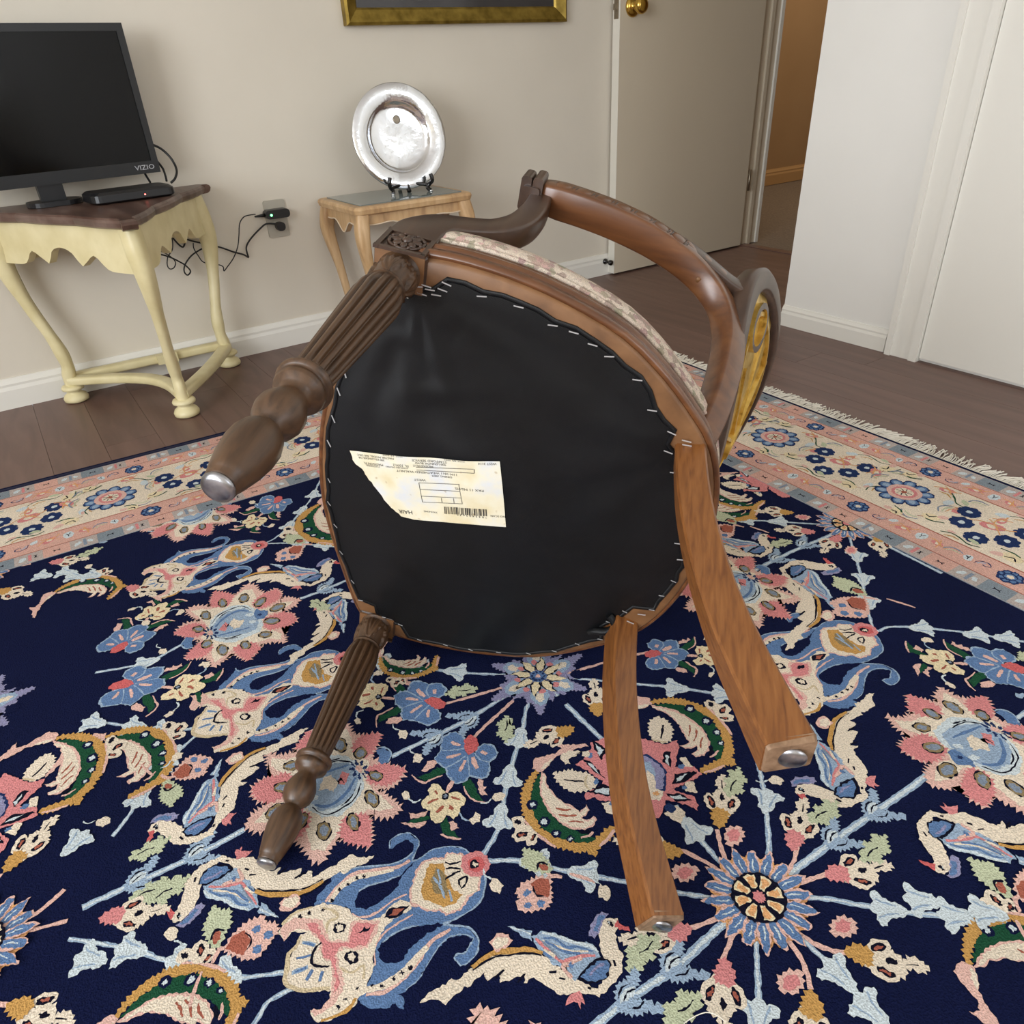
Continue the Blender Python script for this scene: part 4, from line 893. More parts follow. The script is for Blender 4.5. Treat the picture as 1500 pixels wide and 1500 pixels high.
# --- big pink palmette
f = crop(240, 840, 6.25)
OUTP = [(95,555),(170,480),(240,450),(330,440),(250,390),(205,350),(260,310),(330,300),(430,310),(430,280),(460,170),(540,180),(640,205),(720,150),(760,105),(830,110),(870,160),(930,195),(1030,140),(1080,180),(1060,235),(1160,220),(1245,240),(1215,290),(1140,330),(1090,360),(1180,370),(1220,430),(1150,480),(1080,500),(1110,560),(1110,640),(1020,620),(890,655),(890,690),(830,730),(780,800),(700,760),(620,740),(560,800),(450,860),(420,780),(330,770),(200,790),(240,720),(290,680),(330,620),(250,590),(170,570)]
T('palm', f, ('P', 'J', OUTP, 2.4),
 ('c', 'P', [(250,350),(340,330),(430,335),(500,300),(640,230),(740,150),(820,150),(850,230),(830,300),(930,330),(1060,270),(1190,255),(1140,300),(1060,350),(960,370),(900,500),(1000,520),(1080,560),(1080,610),(960,600),(840,640),(700,660),(620,700),(550,760),(470,820),(440,760),(440,650),(340,600),(400,480),(340,420)]),
 ('p', 'J', [(95,555),(180,490),(280,460),(380,480),(370,560),(250,590),(160,570)], 1.7), ('p', 'J', [(440,310),(430,270),(460,170),(600,185),(640,215),(600,290),(500,310)], 1.7), ('p', 'J', [(820,300),(830,260),(900,200),(1030,145),(1070,190),(1050,240),(950,300),(880,330)], 1.7), ('p', 'J', [(920,420),(1000,390),(1080,360),(1170,370),(1220,430),(1150,480),(1060,500),(960,520),(920,480)], 1.7), ('p', 'J', [(640,700),(700,650),(820,640),(890,690),(830,740),(780,800),(690,760)], 1.7), ('p', 'J', [(200,785),(240,720),(330,640),(440,650),(440,700),(370,760),(290,780)], 1.7),
 *[(cc, 'E', (x, y, rx+dd, ry+dd*.7, ro)) for x, y, rx, ry, ro in ((320,515,48,26,0),(385,390,45,38,20),(540,275,35,38,0),(735,232,45,36,-25),(885,268,60,28,-35),(1045,315,72,30,-20),(990,440,70,28,-5),(930,565,60,26,-8),(750,660,45,36,10),(540,705,50,46,0),(395,650,50,32,-25)) for cc, dd in (('k', 7), ('o', 0), ('s', -16))],
 ('w', 'P', [(415,500),(430,440),(500,370),(620,300),(740,290),(830,330),(880,400),(915,470),(880,540),(760,590),(640,640),(500,630),(430,590)]),
 ('k', 'S', [(440,470),(500,390),(620,330),(720,305),(800,340)], 2), ('k', 'S', [(450,500),(520,400),(600,350)], 2), ('k', 'S', [(470,590),(580,600),(720,560),(860,500)], 2), ('k', 'S', [(560,615),(680,590)], 2),
 ('l', 'P', [(440,500),(500,420),(600,355),(740,320),(830,370),(860,410),(870,460),(840,520),(740,560),(600,585),(500,590),(440,560)]), ('b', 'S', [(470,500),(560,410),(680,350),(780,350)], 5), ('b', 'S', [(500,575),(640,540),(790,500)], 4), ('w', 'E', (790,385,40,14,-5)), ('w', 'E', (815,448,34,14,-5)),
 ('p', 'P', [(500,525),(560,455),(600,470),(580,500),(560,535)]), ('k', 'S', [(555,470),(580,495),(600,465),(620,490),(650,465)], 2), ('c', 'P', [(600,470),(640,420),(690,435),(745,425),(720,470),(690,500),(640,515)]),
 ('b', 'P', [(820,370),(845,330),(890,345),(955,345),(950,380),(920,420),(860,430)]), ('d', 'E', (880,384,22,9,-10)),
 *[('d', 'E', (430+52*math.cos(a), 550+42*math.sin(a), 20, 10, math.degrees(a))) for a in [i*PI/4.5 for i in range(9)]], ('P', 'E', (432,552,26,22,0)),
 ('b', 'P', [(160,650),(200,590),(250,585),(280,600),(255,640),(270,670),(205,692)]), ('l', 'S', [(200,600),(160,655),(200,692),(265,680)], 2.5))
# --- blue five-petal flower with cream flower
f = crop(570, 1040, 7.143)
T('bfl', f,
 ('g', 'P', [(285,705),(420,655),(500,605),(600,600),(610,650),(490,700),(370,745)]), ('P', 'S', [(235,685),(300,740),(370,765),(440,735),(560,690)], 3), ('P', 'P', [(335,640),(400,545),(470,525),(500,560),(470,600),(400,650)]),
 ('g', 'P', [(765,770),(850,715),(900,800),(940,900),(1010,970),(900,950),(830,880)]), ('P', 'P', [(930,715),(990,740),(985,790),(1025,805),(985,840),(1030,885),(970,900),(930,830)]), ('P', 'S', [(780,800),(830,900),(900,950),(1025,975)], 2.5),
 ('l', 'P', [(470,522),(535,425),(542,355),(562,275),(635,242),(700,232),(768,265),(800,320),(806,440),(900,455),(935,382),(1000,352),(1085,362),(1148,450),(1125,506),(1056,556),(1060,645),(1026,718),(940,728),(842,698),(805,758),(698,783),(602,695),(592,612),(534,586)]),
 ('b', 'P', [(485,520),(548,430),(556,362),(575,290),(640,256),(700,246),(755,275),(785,325),(800,440),(900,468),(945,395),(1000,368),(1075,378),(1130,452),(1110,495),(1042,545),(1042,640),(1012,702),(940,712),(840,682),(796,742),(702,766),(618,686),(608,605),(545,574)]),
 ('l', 'S', [(550,432),(680,425),(795,405)], 2.2), ('l', 'S', [(600,608),(720,545),(805,485)], 2.2), ('l', 'S', [(840,690),(835,600),(820,490)], 2.2), ('l', 'S', [(905,470),(960,530),(1045,548)], 2.2),
 ('P', 'S', [(650,340),(690,362),(745,375)], 5), ('P', 'S', [(600,507),(680,488),(755,465)], 5), ('P', 'S', [(738,650),(765,600),(800,530)], 5), ('P', 'S', [(875,500),(895,560),(922,620)], 7), ('P', 'S', [(965,440),(1020,470)], 6),
 ('q', 'P', [(785,320),(850,268),(920,295),(940,380),(915,430),(830,480),(800,440)]),
 ('P', 'S', [(600,870),(640,800),(665,750)], 6),
 ('g', 'P', [(180,1190),(300,1135),(410,1105),(425,1150),(300,1185)]), ('P', 'P', [(205,1075),(300,1100),(400,1055),(385,1110),(230,1150)]), ('P', 'P', [(120,1190),(200,1185),(400,1178),(340,1225),(290,1245)]),
 ('g', 'P', [(545,1190),(600,1125),(640,1220),(700,1305),(745,1340),(640,1325),(555,1290)]), ('P', 'P', [(620,1170),(680,1155),(735,1240),(655,1265)]), ('P', 'S', [(540,1300),(640,1340),(755,1350)], 3),
 ('C', 'P', [(340,960),(420,900),(410,850),(440,785),(520,775),(565,850),(590,880),(640,870),(740,870),(800,930),(785,1000),(745,1040),(745,1080),(680,1150),(605,1110),(560,1180),(480,1195),(420,1110),(435,1060),(350,1040)]),
 ('r', 'S', [(405,985),(460,955),(520,935)], 3), ('r', 'S', [(495,1075),(530,1050),(570,1010)], 5), ('r', 'P', [(625,990),(680,1040),(660,1075),(630,1040)]), ('r', 'S', [(650,915),(700,935),(740,945)], 3), ('r', 'S', [(480,850),(505,890)], 3), ('k', 'E', (592,908,40,36,0)), ('s', 'E', (592,908,20,18,0)),
 ('c', 'P', [(135,880),(170,845),(220,890),(215,940),(165,940)]), ('w', 'S', [(205,930),(240,965),(285,968),(335,938)], 2.5), ('c', 'P', [(830,1160),(880,1120),(905,1065),(965,1100),(950,1170),(885,1195)]), ('l', 'S', [(735,1075),(770,1140),(840,1165)], 2.5))
# --- saz leaf crescent
f = crop(750, 1080, 7.5)
T('saz', f,
 ('t', 'J', [(240,380),(300,370),(250,460),(210,600),(200,760),(270,860),(300,1000),(420,1050),(560,1120),(700,1160),(870,1150),(960,1080),(1050,1000),(1110,975),(1140,1020),(1090,1100),(980,1180),(930,1240),(940,1290),(880,1300),(820,1250),(720,1270),(600,1230),(480,1200),(370,1130),(240,1020),(150,920),(110,780),(100,650),(130,540),(180,460)]),
 ('P', 'S', [(130,900),(230,1030),(370,1140),(480,1210)], 4), ('P', 'S', [(960,1200),(1060,1110),(1125,1020)], 4),
 ('g', 'P', [(300,400),(325,440),(320,600),(350,700),(430,830),(520,950),(640,1010),(740,1050),(870,1090),(920,1110),(860,1160),(700,1160),(560,1120),(420,1050),(300,960),(220,800),(205,680),(230,540)]),
 ('P', 'P', [(325,370),(375,440),(380,520),(465,640),(560,712),(640,750),(705,790),(740,820),(800,785),(822,735),(846,800),(806,868),(770,890),(830,915),(900,865),(930,910),(885,985),(800,1018),(660,1010),(515,940),(430,850),(360,750),(310,640),(300,520)]),
 ('c', 'P', [(345,400),(365,440),(362,520),(455,640),(560,724),(640,765),(700,800),(740,834),(795,800),(815,765),(830,800),(795,855),(750,893),(830,928),(890,885),(912,910),(875,970),(800,1000),(665,990),(530,920),(450,830),(380,735),(335,630),(325,520)]),
 ('r', 'S', [(480,780),(560,800),(650,800)], 2.5), ('r', 'S', [(510,850),(600,868),(710,860)], 2.5), ('r', 'S', [(620,935),(700,925),(790,940)], 2.5), ('k', 'S', [(740,1040),(800,1045),(870,1030)], 4), ('P', 'S', [(760,1110),(850,1080),(890,1040)], 3),
 *[(cc, 'E', (x, y, r_, r_*.85, 0)) for x, y, r1, r2 in ((225,745,62,30),(355,932,66,36),(490,1060,52,27),(640,1122,42,22)) for cc, r_ in (('n', r1), ('w', r2))],
 ('P', 'P', [(225,350),(240,240),(330,215),(470,180),(540,130),(480,70),(620,85),(800,75),(840,100),(700,130),(640,170),(520,200),(430,270),(380,340),(310,385)]), ('c', 'P', [(310,360),(360,290),(440,240),(420,290),(370,345)]),
 ('c', 'P', [(0,900),(60,865),(130,885),(150,960),(230,1005),(295,1100),(240,1195),(160,1190),(150,1130),(60,1155),(0,1100),(30,1010),(10,960)]), ('k', 'E', (70,935,42,26,20)), ('k', 'E', (112,1070,66,30,-10)), ('k', 'E', (235,1105,26,48,20)), ('r', 'E', (110,1072,36,14,-10)), ('r', 'E', (232,1105,12,28,20)))
# --- pink star palmette hidden behind the sabre leg (left half, right half)
T('star', f,
 ('c', 'P', [(540,190),(640,150),(780,155),(700,205),(620,245),(640,290),(590,300),(540,240)]), ('c', 'J', [(455,385),(500,400),(560,380),(640,360),(720,380),(840,400),(905,450),(930,540),(840,590),(660,605),(550,545),(480,470)]), ('k', 'S', [(570,470),(660,482),(790,490)], 2.5), ('e', 'S', [(830,420),(800,500),(850,580)], 3),
 ('p', 'P', [(695,300),(800,235),(870,120),(860,60),(950,40),(1060,0),(1250,0),(1300,300),(1250,690),(1000,705),(880,660),(820,695),(800,630),(860,585),(980,540),(1000,480),(930,450),(830,370)]),
 *[(cc, 'P', [(x+(mx-x)*(-kk), y+(my-y)*(-kk)) for x, y in pp]) for pp in ([(900,60),(1020,140),(970,230),(920,140)], [(790,260),(880,290),(990,430),(880,350)], [(880,600),(1000,540),(1100,570),(1080,640),(980,630)]) for mx, my in ((sum(q[0] for q in pp)/len(pp), sum(q[1] for q in pp)/len(pp)),) for cc, kk in (('k', .35), ('w', -.18))],
 ('b', 'E', (925,490,28,36,0)), ('b', 'E', (860,205,25,34,0)), ('c', 'P', [(770,160),(840,150),(860,190),(820,230),(770,210)]), ('c', 'P', [(980,720),(1100,720),(1130,800),(1100,860),(1040,830)]), ('b', 'E', (1090,735,22,24,0)))
f = crop(930, 1010, 6.524)
T('star', f,
 ('c', 'J', [(130,420),(140,310),(200,260),(300,290),(360,370),(350,480),(290,515),(180,490)]), ('k', 'S', [(268,340),(262,400),(250,472)], 3), ('e', 'S', [(170,490),(300,505)], 3),
 ('p', 'P', [(-60,440),(100,480),(280,530),(400,490),(425,560),(380,740),(560,740),(645,820),(520,890),(350,955),(560,1030),(605,1110),(600,1165),(540,1130),(480,1105),(300,1065),(230,1240),(100,1240),(-60,1000)]),
 ('k', 'P', [(275,600),(345,600),(345,750),(330,740),(270,700)]), ('w', 'P', [(300,625),(325,650),(328,735),(290,705)]), ('k', 'P', [(350,910),(380,815),(560,785),(600,795),(470,890)]), ('w', 'P', [(385,890),(410,840),(500,808),(450,862)]), ('k', 'P', [(300,1005),(420,995),(550,1065),(400,1080)]), ('w', 'P', [(330,1018),(430,1015),(500,1055),(400,1060)]),
 ('c', 'P', [(425,665),(480,650),(555,740),(470,745)]), ('c', 'P', [(480,890),(560,885),(595,1000),(480,980)]), ('c', 'P', [(280,1190),(400,1115),(490,1180),(440,1295),(340,1240)]), ('b', 'E', (440,742,36,24,0)), ('b', 'E', (472,945,28,22,0)), ('d', 'E', (335,1140,50,42,0)),
 ('d', 'P', [(60,620),(130,630),(250,710),(305,800),(285,975),(150,1010),(20,900),(10,740)]), ('v', 'P', [(75,640),(130,650),(235,725),(285,805),(268,955),(150,990),(40,890),(30,740)]), ('l', 'P', [(90,700),(150,690),(200,800),(190,900),(130,950),(70,860)]), ('c', 'P', [(110,780),(190,840),(200,950),(280,980),(230,1070),(100,1040)]), ('a', 'E', (200,1000,34,20,0)))
# --- paired small buds
f = crop(188, 1090, 6.818)
T('buds', f, ('P', 'S', [(130,205),(180,260),(250,320)], 4), ('P', 'S', [(330,310),(400,345),(440,325)], 5), ('P', 'S', [(400,345),(410,400)], 4),
 ('P', 'J', [(430,320),(500,230),(560,165),(640,115),(740,122),(840,140),(845,190),(780,235),(770,300),(640,350),(500,360)]), ('r', 'P', [(445,320),(500,250),(565,190),(632,230),(612,320),(520,350)]), ('k', 'S', [(590,205),(640,230),(610,300)], 2), *[('b', 'E', (x, y, 38, 22, -25)) for x, y in ((660,158),(762,172),(695,262))],
 ('G', 'J', [(320,490),(345,420),(370,370),(430,370),(460,400),(520,420),(550,510),(480,560),(425,640),(370,600),(320,560)]), ('r', 'E', (400,425,42,32,0)), ('k', 'S', [(350,440),(400,470),(470,420)], 3))
# --- generic triple bud, drawn in centimetres along x (base at 0,0)
def TL(name, *items):
    L = SHP.setdefault(name, [])
    for it in items:
        c, kind, pts = it[0], it[1], it[2]; w_ = it[3] if len(it) > 3 else 0
        if kind == 'E':
            cx, cy, rx, ry, ro = pts; ro = R(ro); pts = []
            for i in range(16):
                a = 2*PI*i/16; x = rx*math.cos(a); y = ry*math.sin(a); pts.append((cx+x*math.cos(ro)-y*math.sin(ro), cy+x*math.sin(ro)+y*math.cos(ro)))
            kind = 'P'
        L.append((c, kind, [(x*.01, y*.01) for x, y in pts], w_))
for nm, bc in (('tbudp', 'p'), ('tbudt', 't')):
    TL(nm, ('c', 'J', [(2.6,.5),(3.5,1.3),(4.6,1.1),(5.1,.4),(5.9,1.0),(6.8,.9),(7.6,.2),(6.8,-.4),(6.0,-.2),(5.4,-.3),(5.2,-1.1),(4.2,-1.6),(3.0,-1.2),(1.9,-1.2),(1.5,-.5)]), ('c', 'E', (3.0,1.3,1.3,.75,25)), ('c', 'E', (3.2,-1.2,1.3,.75,-20)),
       ('k', 'E', (3.1,1.25,.85,.38,25)), ('r', 'E', (3.1,1.25,.5,.2,25)), ('k', 'E', (3.4,-1.1,.85,.38,-18)), ('r', 'E', (3.4,-1.1,.5,.2,-18)), ('k', 'E', (4.1,.1,.55,.3,10)), ('k', 'S', [(5.4,.1),(6.6,.3)], 1.6),
       (bc, 'J', [(-.2,.35),(1.1,1.15),(2.2,.9),(2.4,0),(2.1,-.9),(1.0,-.8),(-.2,-.3)]))
TL('leafp', ('P', 'J', [(0,0),(.8,1.0),(2.2,1.2),(3.2,.2),(2.6,-.7),(1.2,-.8)]), ('p', 'P', [(.6,.1),(1.2,.8),(2.1,.85),(2.7,.2),(2.1,-.4),(1.2,-.4)]))
TL('leafG', ('G', 'J', [(0,0),(.9,1.1),(1.5,.5),(2.2,1.5),(3.0,.9),(4.0,1.6),(4.2,.7),(5.2,.6),(4.2,-.2),(3.6,-1.1),(2.6,-.6),(1.6,-1.3),(1.0,-.5)]), ('k', 'S', [(1.0,.1),(2.0,.3),(3.0,.1)], 1.8))
TL('budc', ('c', 'P', [(0,0),(.5,.7),(1.3,.8),(1.9,.1),(1.4,-.6),(.5,-.5)]), ('w', 'S', [(0,0),(-.7,-.5),(-1.5,-.3)], 2))
TL('barb', ('w', 'P', [(-2.2,.25),(-1.6,.9),(-1.8,1.6),(-1.3,2.5),(-.6,2.3),(-.2,1.6),(.4,1.2),(1.6,1.0),(2.5,.3),(2.5,-.3),(1.6,-1.0),(.4,-1.2),(-.2,-1.6),(-.6,-2.3),(-1.3,-2.5),(-1.8,-1.6),(-1.6,-.9),(-2.2,-.25)]), ('l', 'S', [(-1.5,1.4),(-.5,.9),(1.2,.5)], 2), ('l', 'S', [(-1.5,-1.4),(-.5,-.9),(1.2,-.5)], 2))
TL('hook', ('l', 'J', [(-1.8,.2),(-1.3,1.2),(-.4,1.9),(.6,1.7),(1.2,1.9),(1.9,2.6),(2.5,2.1),(1.9,1.2),(1.1,.6),(.4,.3),(.4,-.3),(1.2,-.9),(1.5,-1.6),(2.3,-1.9),(2.1,-2.6),(1.3,-2.4),(.7,-1.7),(-.3,-1.6),(-1.2,-1.0),(-1.8,-.2)]), ('w', 'P', [(-1.4,.2),(-.9,.9),(0,1.2),(.9,.8),(.5,.2),(-.5,.1)]), ('k', 'S', [(-1.2,.7),(-.3,1.35),(.7,1.2)], 1.8), ('k', 'S', [(-.9,.25),(0,.7),(.9,.5)], 1.6), ('k', 'S', [(-.8,-.6),(.2,-1.0),(.9,-.8)], 1.8))
# --- daisy and lavender rosette, procedural
def daisy():
    L = []
    def pl(c, P, k='P', w_=0): L.append((c, k, P, w_))
    n_ = 18; P = []
    for i in range(n_*4): a = 2*PI*i/(n_*4); r_ = .047+.006*abs(math.sin(a*n_/2)); P.append((r_*math.cos(a), r_*math.sin(a)))
    pl('a', P)
    for i in range(n_):
        a = 2*PI*(i+.5)/n_; L0 = .062 if i % 2 else .057
        for c, s_, l0 in (('P', 1.0, L0), ('b', .72, L0-.003)):
            P = []
            for t, h in ((.025, .0035), (.035, .0066), (.045, .0066), (.054, .0042), (l0, 0), (.054, -.0042), (.045, -.0066), (.035, -.0066), (.025, -.0035)):
                h *= s_; P.append((t*math.cos(a)-h*math.sin(a), t*math.sin(a)+h*math.cos(a)))
            pl(c, P)
        pl('w', [(.031*math.cos(a), .031*math.sin(a)), (.038*math.cos(a+.03), .038*math.sin(a+.03)), (.046*math.cos(a), .046*math.sin(a))], 'S', 1.6)
    circ = lambda r_: [(r_*math.cos(2*PI*i/32), r_*math.sin(2*PI*i/32)) for i in range(32)]
    pl('k', circ(.0285))
    for i in range(8):
        a = 2*PI*(i+.5)/8
        for c, g_ in (('C', 0), ('a', .0024)):
            pl(c, [(r_*math.cos(a+d), r_*math.sin(a+d)) for r_, d in ((.0095+g_, -.22+g_*20), (.018, -.27+g_*36), (.0255-g_, -.24+g_*28), (.0262-g_, 0), (.0255-g_, .24-g_*28), (.018, .27-g_*36), (.0095+g_, .22-g_*20))])
    pl('k', circ(.0088)); pl('p', circ(.0066)); return L
SHP['daisy'] = daisy()
def rosette():
    L = []
    def pl(c, P, k='P', w_=0): L.append((c, k, P, w_))
    P = []
    for i in range(96):
        a = 2*PI*i/96; r_ = .046+.020*max(0, math.cos(a*6))**.8+.008*math.sin(a*18+1); P.append((r_*1.12*math.cos(a), r_*math.sin(a)))
    pl('v', P, 'J')
    for i in range(6):
        a = 2*PI*i/6; c_, s_ = math.cos(a), math.sin(a)
        pl('l', [(.040*c_+x*c_-y*s_, .040*s_+x*s_+y*c_) for x, y in ((-.02, .012), (0, .014), (.014, .008), (.018, 0), (.014, -.008), (0, -.014), (-.02, -.012))]); pl('c', [(.042*c_+x*c_-y*s_, .042*s_+x*s_+y*c_) for x, y in ((-.008, .005), (.004, .006), (.010, 0), (.004, -.006), (-.008, -.005))])
        a += PI/6; c_, s_ = math.cos(a), math.sin(a); pl('n', [(.058*c_+.010*math.cos(q*PI/5), .058*s_+.010*math.sin(q*PI/5)) for q in range(10)])
    for i in range(8):
        a = 2*PI*(i+.5)/8; c_, s_ = math.cos(a), math.sin(a); pl('p', [(.031*c_+.005*math.cos(q*PI/4), .031*s_+.005*math.sin(q*PI/4)) for q in range(8)])
    for i in range(8):
        a = 2*PI*i/8; c_, s_ = math.cos(a), math.sin(a)
        for cc, k_ in (('k', 1.2), ('C', .9)):
            pl(cc, [(x*c_-y*k_*s_, x*s_+y*k_*c_) for x, y in ((.012, .003), (.018, .0065), (.026, .007), (.034, .0035), (.042*(.9+.1*k_), .004), (.036, -.001), (.030, -.0045), (.020, -.006), (.012, -.003))])
    pl('b', [(.0125*math.cos(2*PI*i/20), .0125*math.sin(2*PI*i/20)) for i in range(20)])
    for i in range(10):
        a = 2*PI*i/10; pl('d', [(.009*math.cos(a)+.0025*math.cos(q), .009*math.sin(a)+.0025*math.sin(q)) for q in (0, 1, 2, 3, 4, 5)])
    pl('P', [(.004*math.cos(2*PI*i/10), .004*math.sin(2*PI*i/10)) for i in range(10)]); return L
SHP['rosette'] = rosette()
SHP['anch'] = None
# ------------------------------------------------------------------ pile builder
RV, RF, RCOL = [], [], []
rj = random.Random(11)
GRID = {}
LIM = dict(smin=-2.36, smax=1.098, tmin=-1.24, tmax=1.218)
def clipbox(P, b_):
    for ax, sg, lim in ((0, 1, b_[0]), (0, -1, -b_[1]), (1, 1, b_[2]), (1, -1, -b_[3])):
        out = []
        for i in range(len(P)):
            a, c = P[i-1], P[i]; da, dc = a[ax]*sg-lim, c[ax]*sg-lim
            if (da >= 0) != (dc >= 0): t = da/(da-dc); out.append((a[0]+(c[0]-a[0])*t, a[1]+(c[1]-a[1])*t))
            if dc >= 0: out.append(c)
        P = out
        if len(P) < 3: return []
    return P
FIELD = (-1.98, .712, -.86, .818)
def put(col, P, z, jit=.0011, seg=.0034, box=FIELD, zz=0):
    D = []
    n_ = len(P)
    for i in range(n_):
        a, c = P[i], P[(i+1) % n_]; L = math.hypot(c[0]-a[0], c[1]-a[1])
        m_ = max(1, int(L/seg+.5))
        if L < 1e-7: continue
        nx, ny = (c[1]-a[1])/L, -(c[0]-a[0])/L
        for k in range(m_):
            t = k/m_; j = rj.uniform(-jit, jit); D.append((a[0]+(c[0]-a[0])*t+nx*j, a[1]+(c[1]-a[1])*t+ny*j))
    if box: D = clipbox(D, box)
    if len(D) < 3: return
    b0 = len(RV)
    xs = [q[0] for q in D]; ys = [q[1] for q in D]; bb = (min(xs), max(xs), min(ys), max(ys)); lay = 0; cells = []
    big = (bb[1]-bb[0])*(bb[3]-bb[2]) > 4
    if not big:
        for i in range(int(bb[0]//.08), int(bb[1]//.08)+1):
            for j in range(int(bb[2]//.08), int(bb[3]//.08)+1): cells.append((i, j))
        for c_ in cells:
            for o_ in GRID.get(c_, ()):
                if o_[4] >= lay and o_[0] < bb[1] and o_[1] > bb[0] and o_[2] < bb[3] and o_[3] > bb[2]: lay = o_[4]+1
        lay = max(lay, 1); rec = bb+(lay,)
        for c_ in cells: GRID.setdefault(c_, []).append(rec)
    for s_, t_ in D:
        p = RCX+RX*s_+RYv*t_; RV.append((p.x, p.y, RZ0+lay*.00005))
    RF.append(tuple(range(b0, b0+len(D)))); RCOL.append((PAL[col], len(D)))
def ribbon(pts, w_, taper=True):
    V = spline([(x, y, 0) for x, y in pts], 4) if len(pts) > 2 else [Vector((x, y, 0)) for x, y in pts]
    Lf, Rt = [], []
    n_ = len(V)
    for i, p in enumerate(V):
        t = (V[min(i+1, n_-1)]-V[max(i-1, 0)]); 
        if t.length < 1e-9: t = Vector((1, 0, 0))
        t.normalize(); h = w_/2*(1 if not taper else (.55+.45*math.sin(PI*(i+.5)/n_)))
        Lf.append((p.x-t.y*h, p.y+t.x*h)); Rt.append((p.x+t.y*h, p.y-t.x*h))
    return Lf+Rt[::-1]
inst = [0]
def emit(name, xf, box=FIELD, sc=1.0):
    z = .00020+(inst[0] % 7)*.000004; inst[0] += 1
    for k, (c, kind, pts, w_) in enumerate(SHP[name]):
        P = [xf(*p) for p in pts]; z += .000075
        if kind == 'S': put(c, ribbon(P, w_*.001*sc), z, .0007, .006, box)
        elif kind == 'J':
            Q = []
            for i in range(len(P)):
                a, b_ = P[i], P[(i+1) % len(P)]; L = math.hypot(b_[0]-a[0], b_[1]-a[1]); m_ = max(1, int(L/.0062+.5)); ar = sum(P[j-1][0]*P[j][1]-P[j][0]*P[j-1][1] for j in range(len(P)))
                sg = 1 if ar > 0 else -1; nx, ny = (b_[1]-a[1])/max(L, 1e-6)*sg, -(b_[0]-a[0])/max(L, 1e-6)*sg
                for q in range(m_):
                    t = q/m_; Q.append((a[0]+(b_[0]-a[0])*t-nx*.0010, a[1]+(b_[1]-a[1])*t-ny*.0010)); t = (q+.5)/m_; h = rj.uniform(.0012, .0034)*(w_ or 1); Q.append((a[0]+(b_[0]-a[0])*t+nx*h, a[1]+(b_[1]-a[1])*t+ny*h))
            put(c, Q, z, .0005, .006, box)
        else: put(c, P, z, .0013, .0032, box)
def sim(A, B, A2, B2, mirror=False):
    A, B, A2, B2 = (complex(*q) for q in (A, B, A2, B2))
    if mirror: k = (B2-A2)/(B-A).conjugate(); return lambda s_, t_: ((lambda w_: (w_.real, w_.imag))(A2+k*(complex(s_, t_)-A).conjugate()))
    k = (B2-A2)/(B-A); return lambda s_, t_: ((lambda w_: (w_.real, w_.imag))(A2+k*(complex(s_, t_)-A)))
INS = []
def place(name, A, B, A2, B2, mirror=False, px=True):
    A, B = rc(*A), rc(*B)
    if px: A2, B2 = rc(*A2), rc(*B2)
    INS.append((name, sim(A, B, A2, B2, mirror), ((A2[0]+B2[0])/2, (A2[1]+B2[1])/2)))
def placeL(name, p, q, length=None, mirror=False, px=True):
    # local centimetre template: base at p pointing to q
    if px: p, q = rc(*p), rc(*q)
    d = complex(q[0]-p[0], q[1]-p[1]); u_ = d/abs(d)
    k = u_*(length or 1.0)
    xf = (lambda s_, t_: ((lambda w_: (w_.real, w_.imag))(complex(*p)+k*complex(s_, -t_ if mirror else t_))))
    INS.append((name, xf, p))
def shift(xf, ds, dt): return lambda s_, t_: (lambda w_: (w_[0]+ds, w_[1]+dt))(xf(s_, t_))
# stems first (lowest)
STEM = []
def stem(pts, w_=6, c='l', barbs=(), hooks=()):
    P = [rc(*p) for p in pts]; STEM.append((c, P, w_))
    if c == 'l': STEM.append(('w', P, w_*.45))
    for (x, y, dx, dy) in barbs: placeL('barb', (x, y), (x+dx, y+dy), .80)
    for (x, y, dx, dy) in hooks: placeL('hook', (x, y), (x+dx, y+dy), .95)
U = (0, -10)
stem([(788, 1000), (772, 1035), (765, 1071), (757, 1098), (742, 1149), (731, 1211), (712, 1245), (699, 1262)], barbs=((761, 1082, 2, -10), (745, 1138, 2, -10), (732, 1198, 2, -10)))
stem([(700, 1262), (761, 1261), (806, 1271), (851, 1280), (916, 1292), (1032, 1314), (1105, 1320)], barbs=((785, 1265, -10, -1), (856, 1281, -10, -2)))
stem([(1112, 1310), (1126, 1251), (1122, 1181), (1112, 1124), (1100, 1080)], barbs=((1123, 1172, -1, 8),))
stem([(1112, 1318), (1169, 1271), (1230, 1226), (1312, 1169), (1400, 1105)], 9, hooks=((1226, 1229, 10, -8), (1285, 1188, 10, -8)))
stem([(1108, 1318), (1051, 1361), (994, 1414), (928, 1459), (875, 1500), (820, 1545)], 9, hooks=((992, 1416, 10, -7), (926, 1463, 10, -7)))
stem([(1110, 1316), (1051, 1259), (1010, 1210), (990, 1180)], barbs=((1016, 1216, -8, -9),))
stem([(1112, 1318), (1198, 1316), (1271, 1328), (1340, 1338), (1480, 1350)], barbs=((1300, 1332, 10, 1), (1400, 1342, 10, 1)))
stem([(1110, 1320), (1108, 1394), (1112, 1475), (1115, 1560)], barbs=((1111, 1490, 0, 10),))
stem([(1112, 1320), (1185, 1385), (1230, 1430), (1263, 1467), (1320, 1530)], barbs=((1228, 1427, 8, 8), (1275, 1480, 8, 8)))
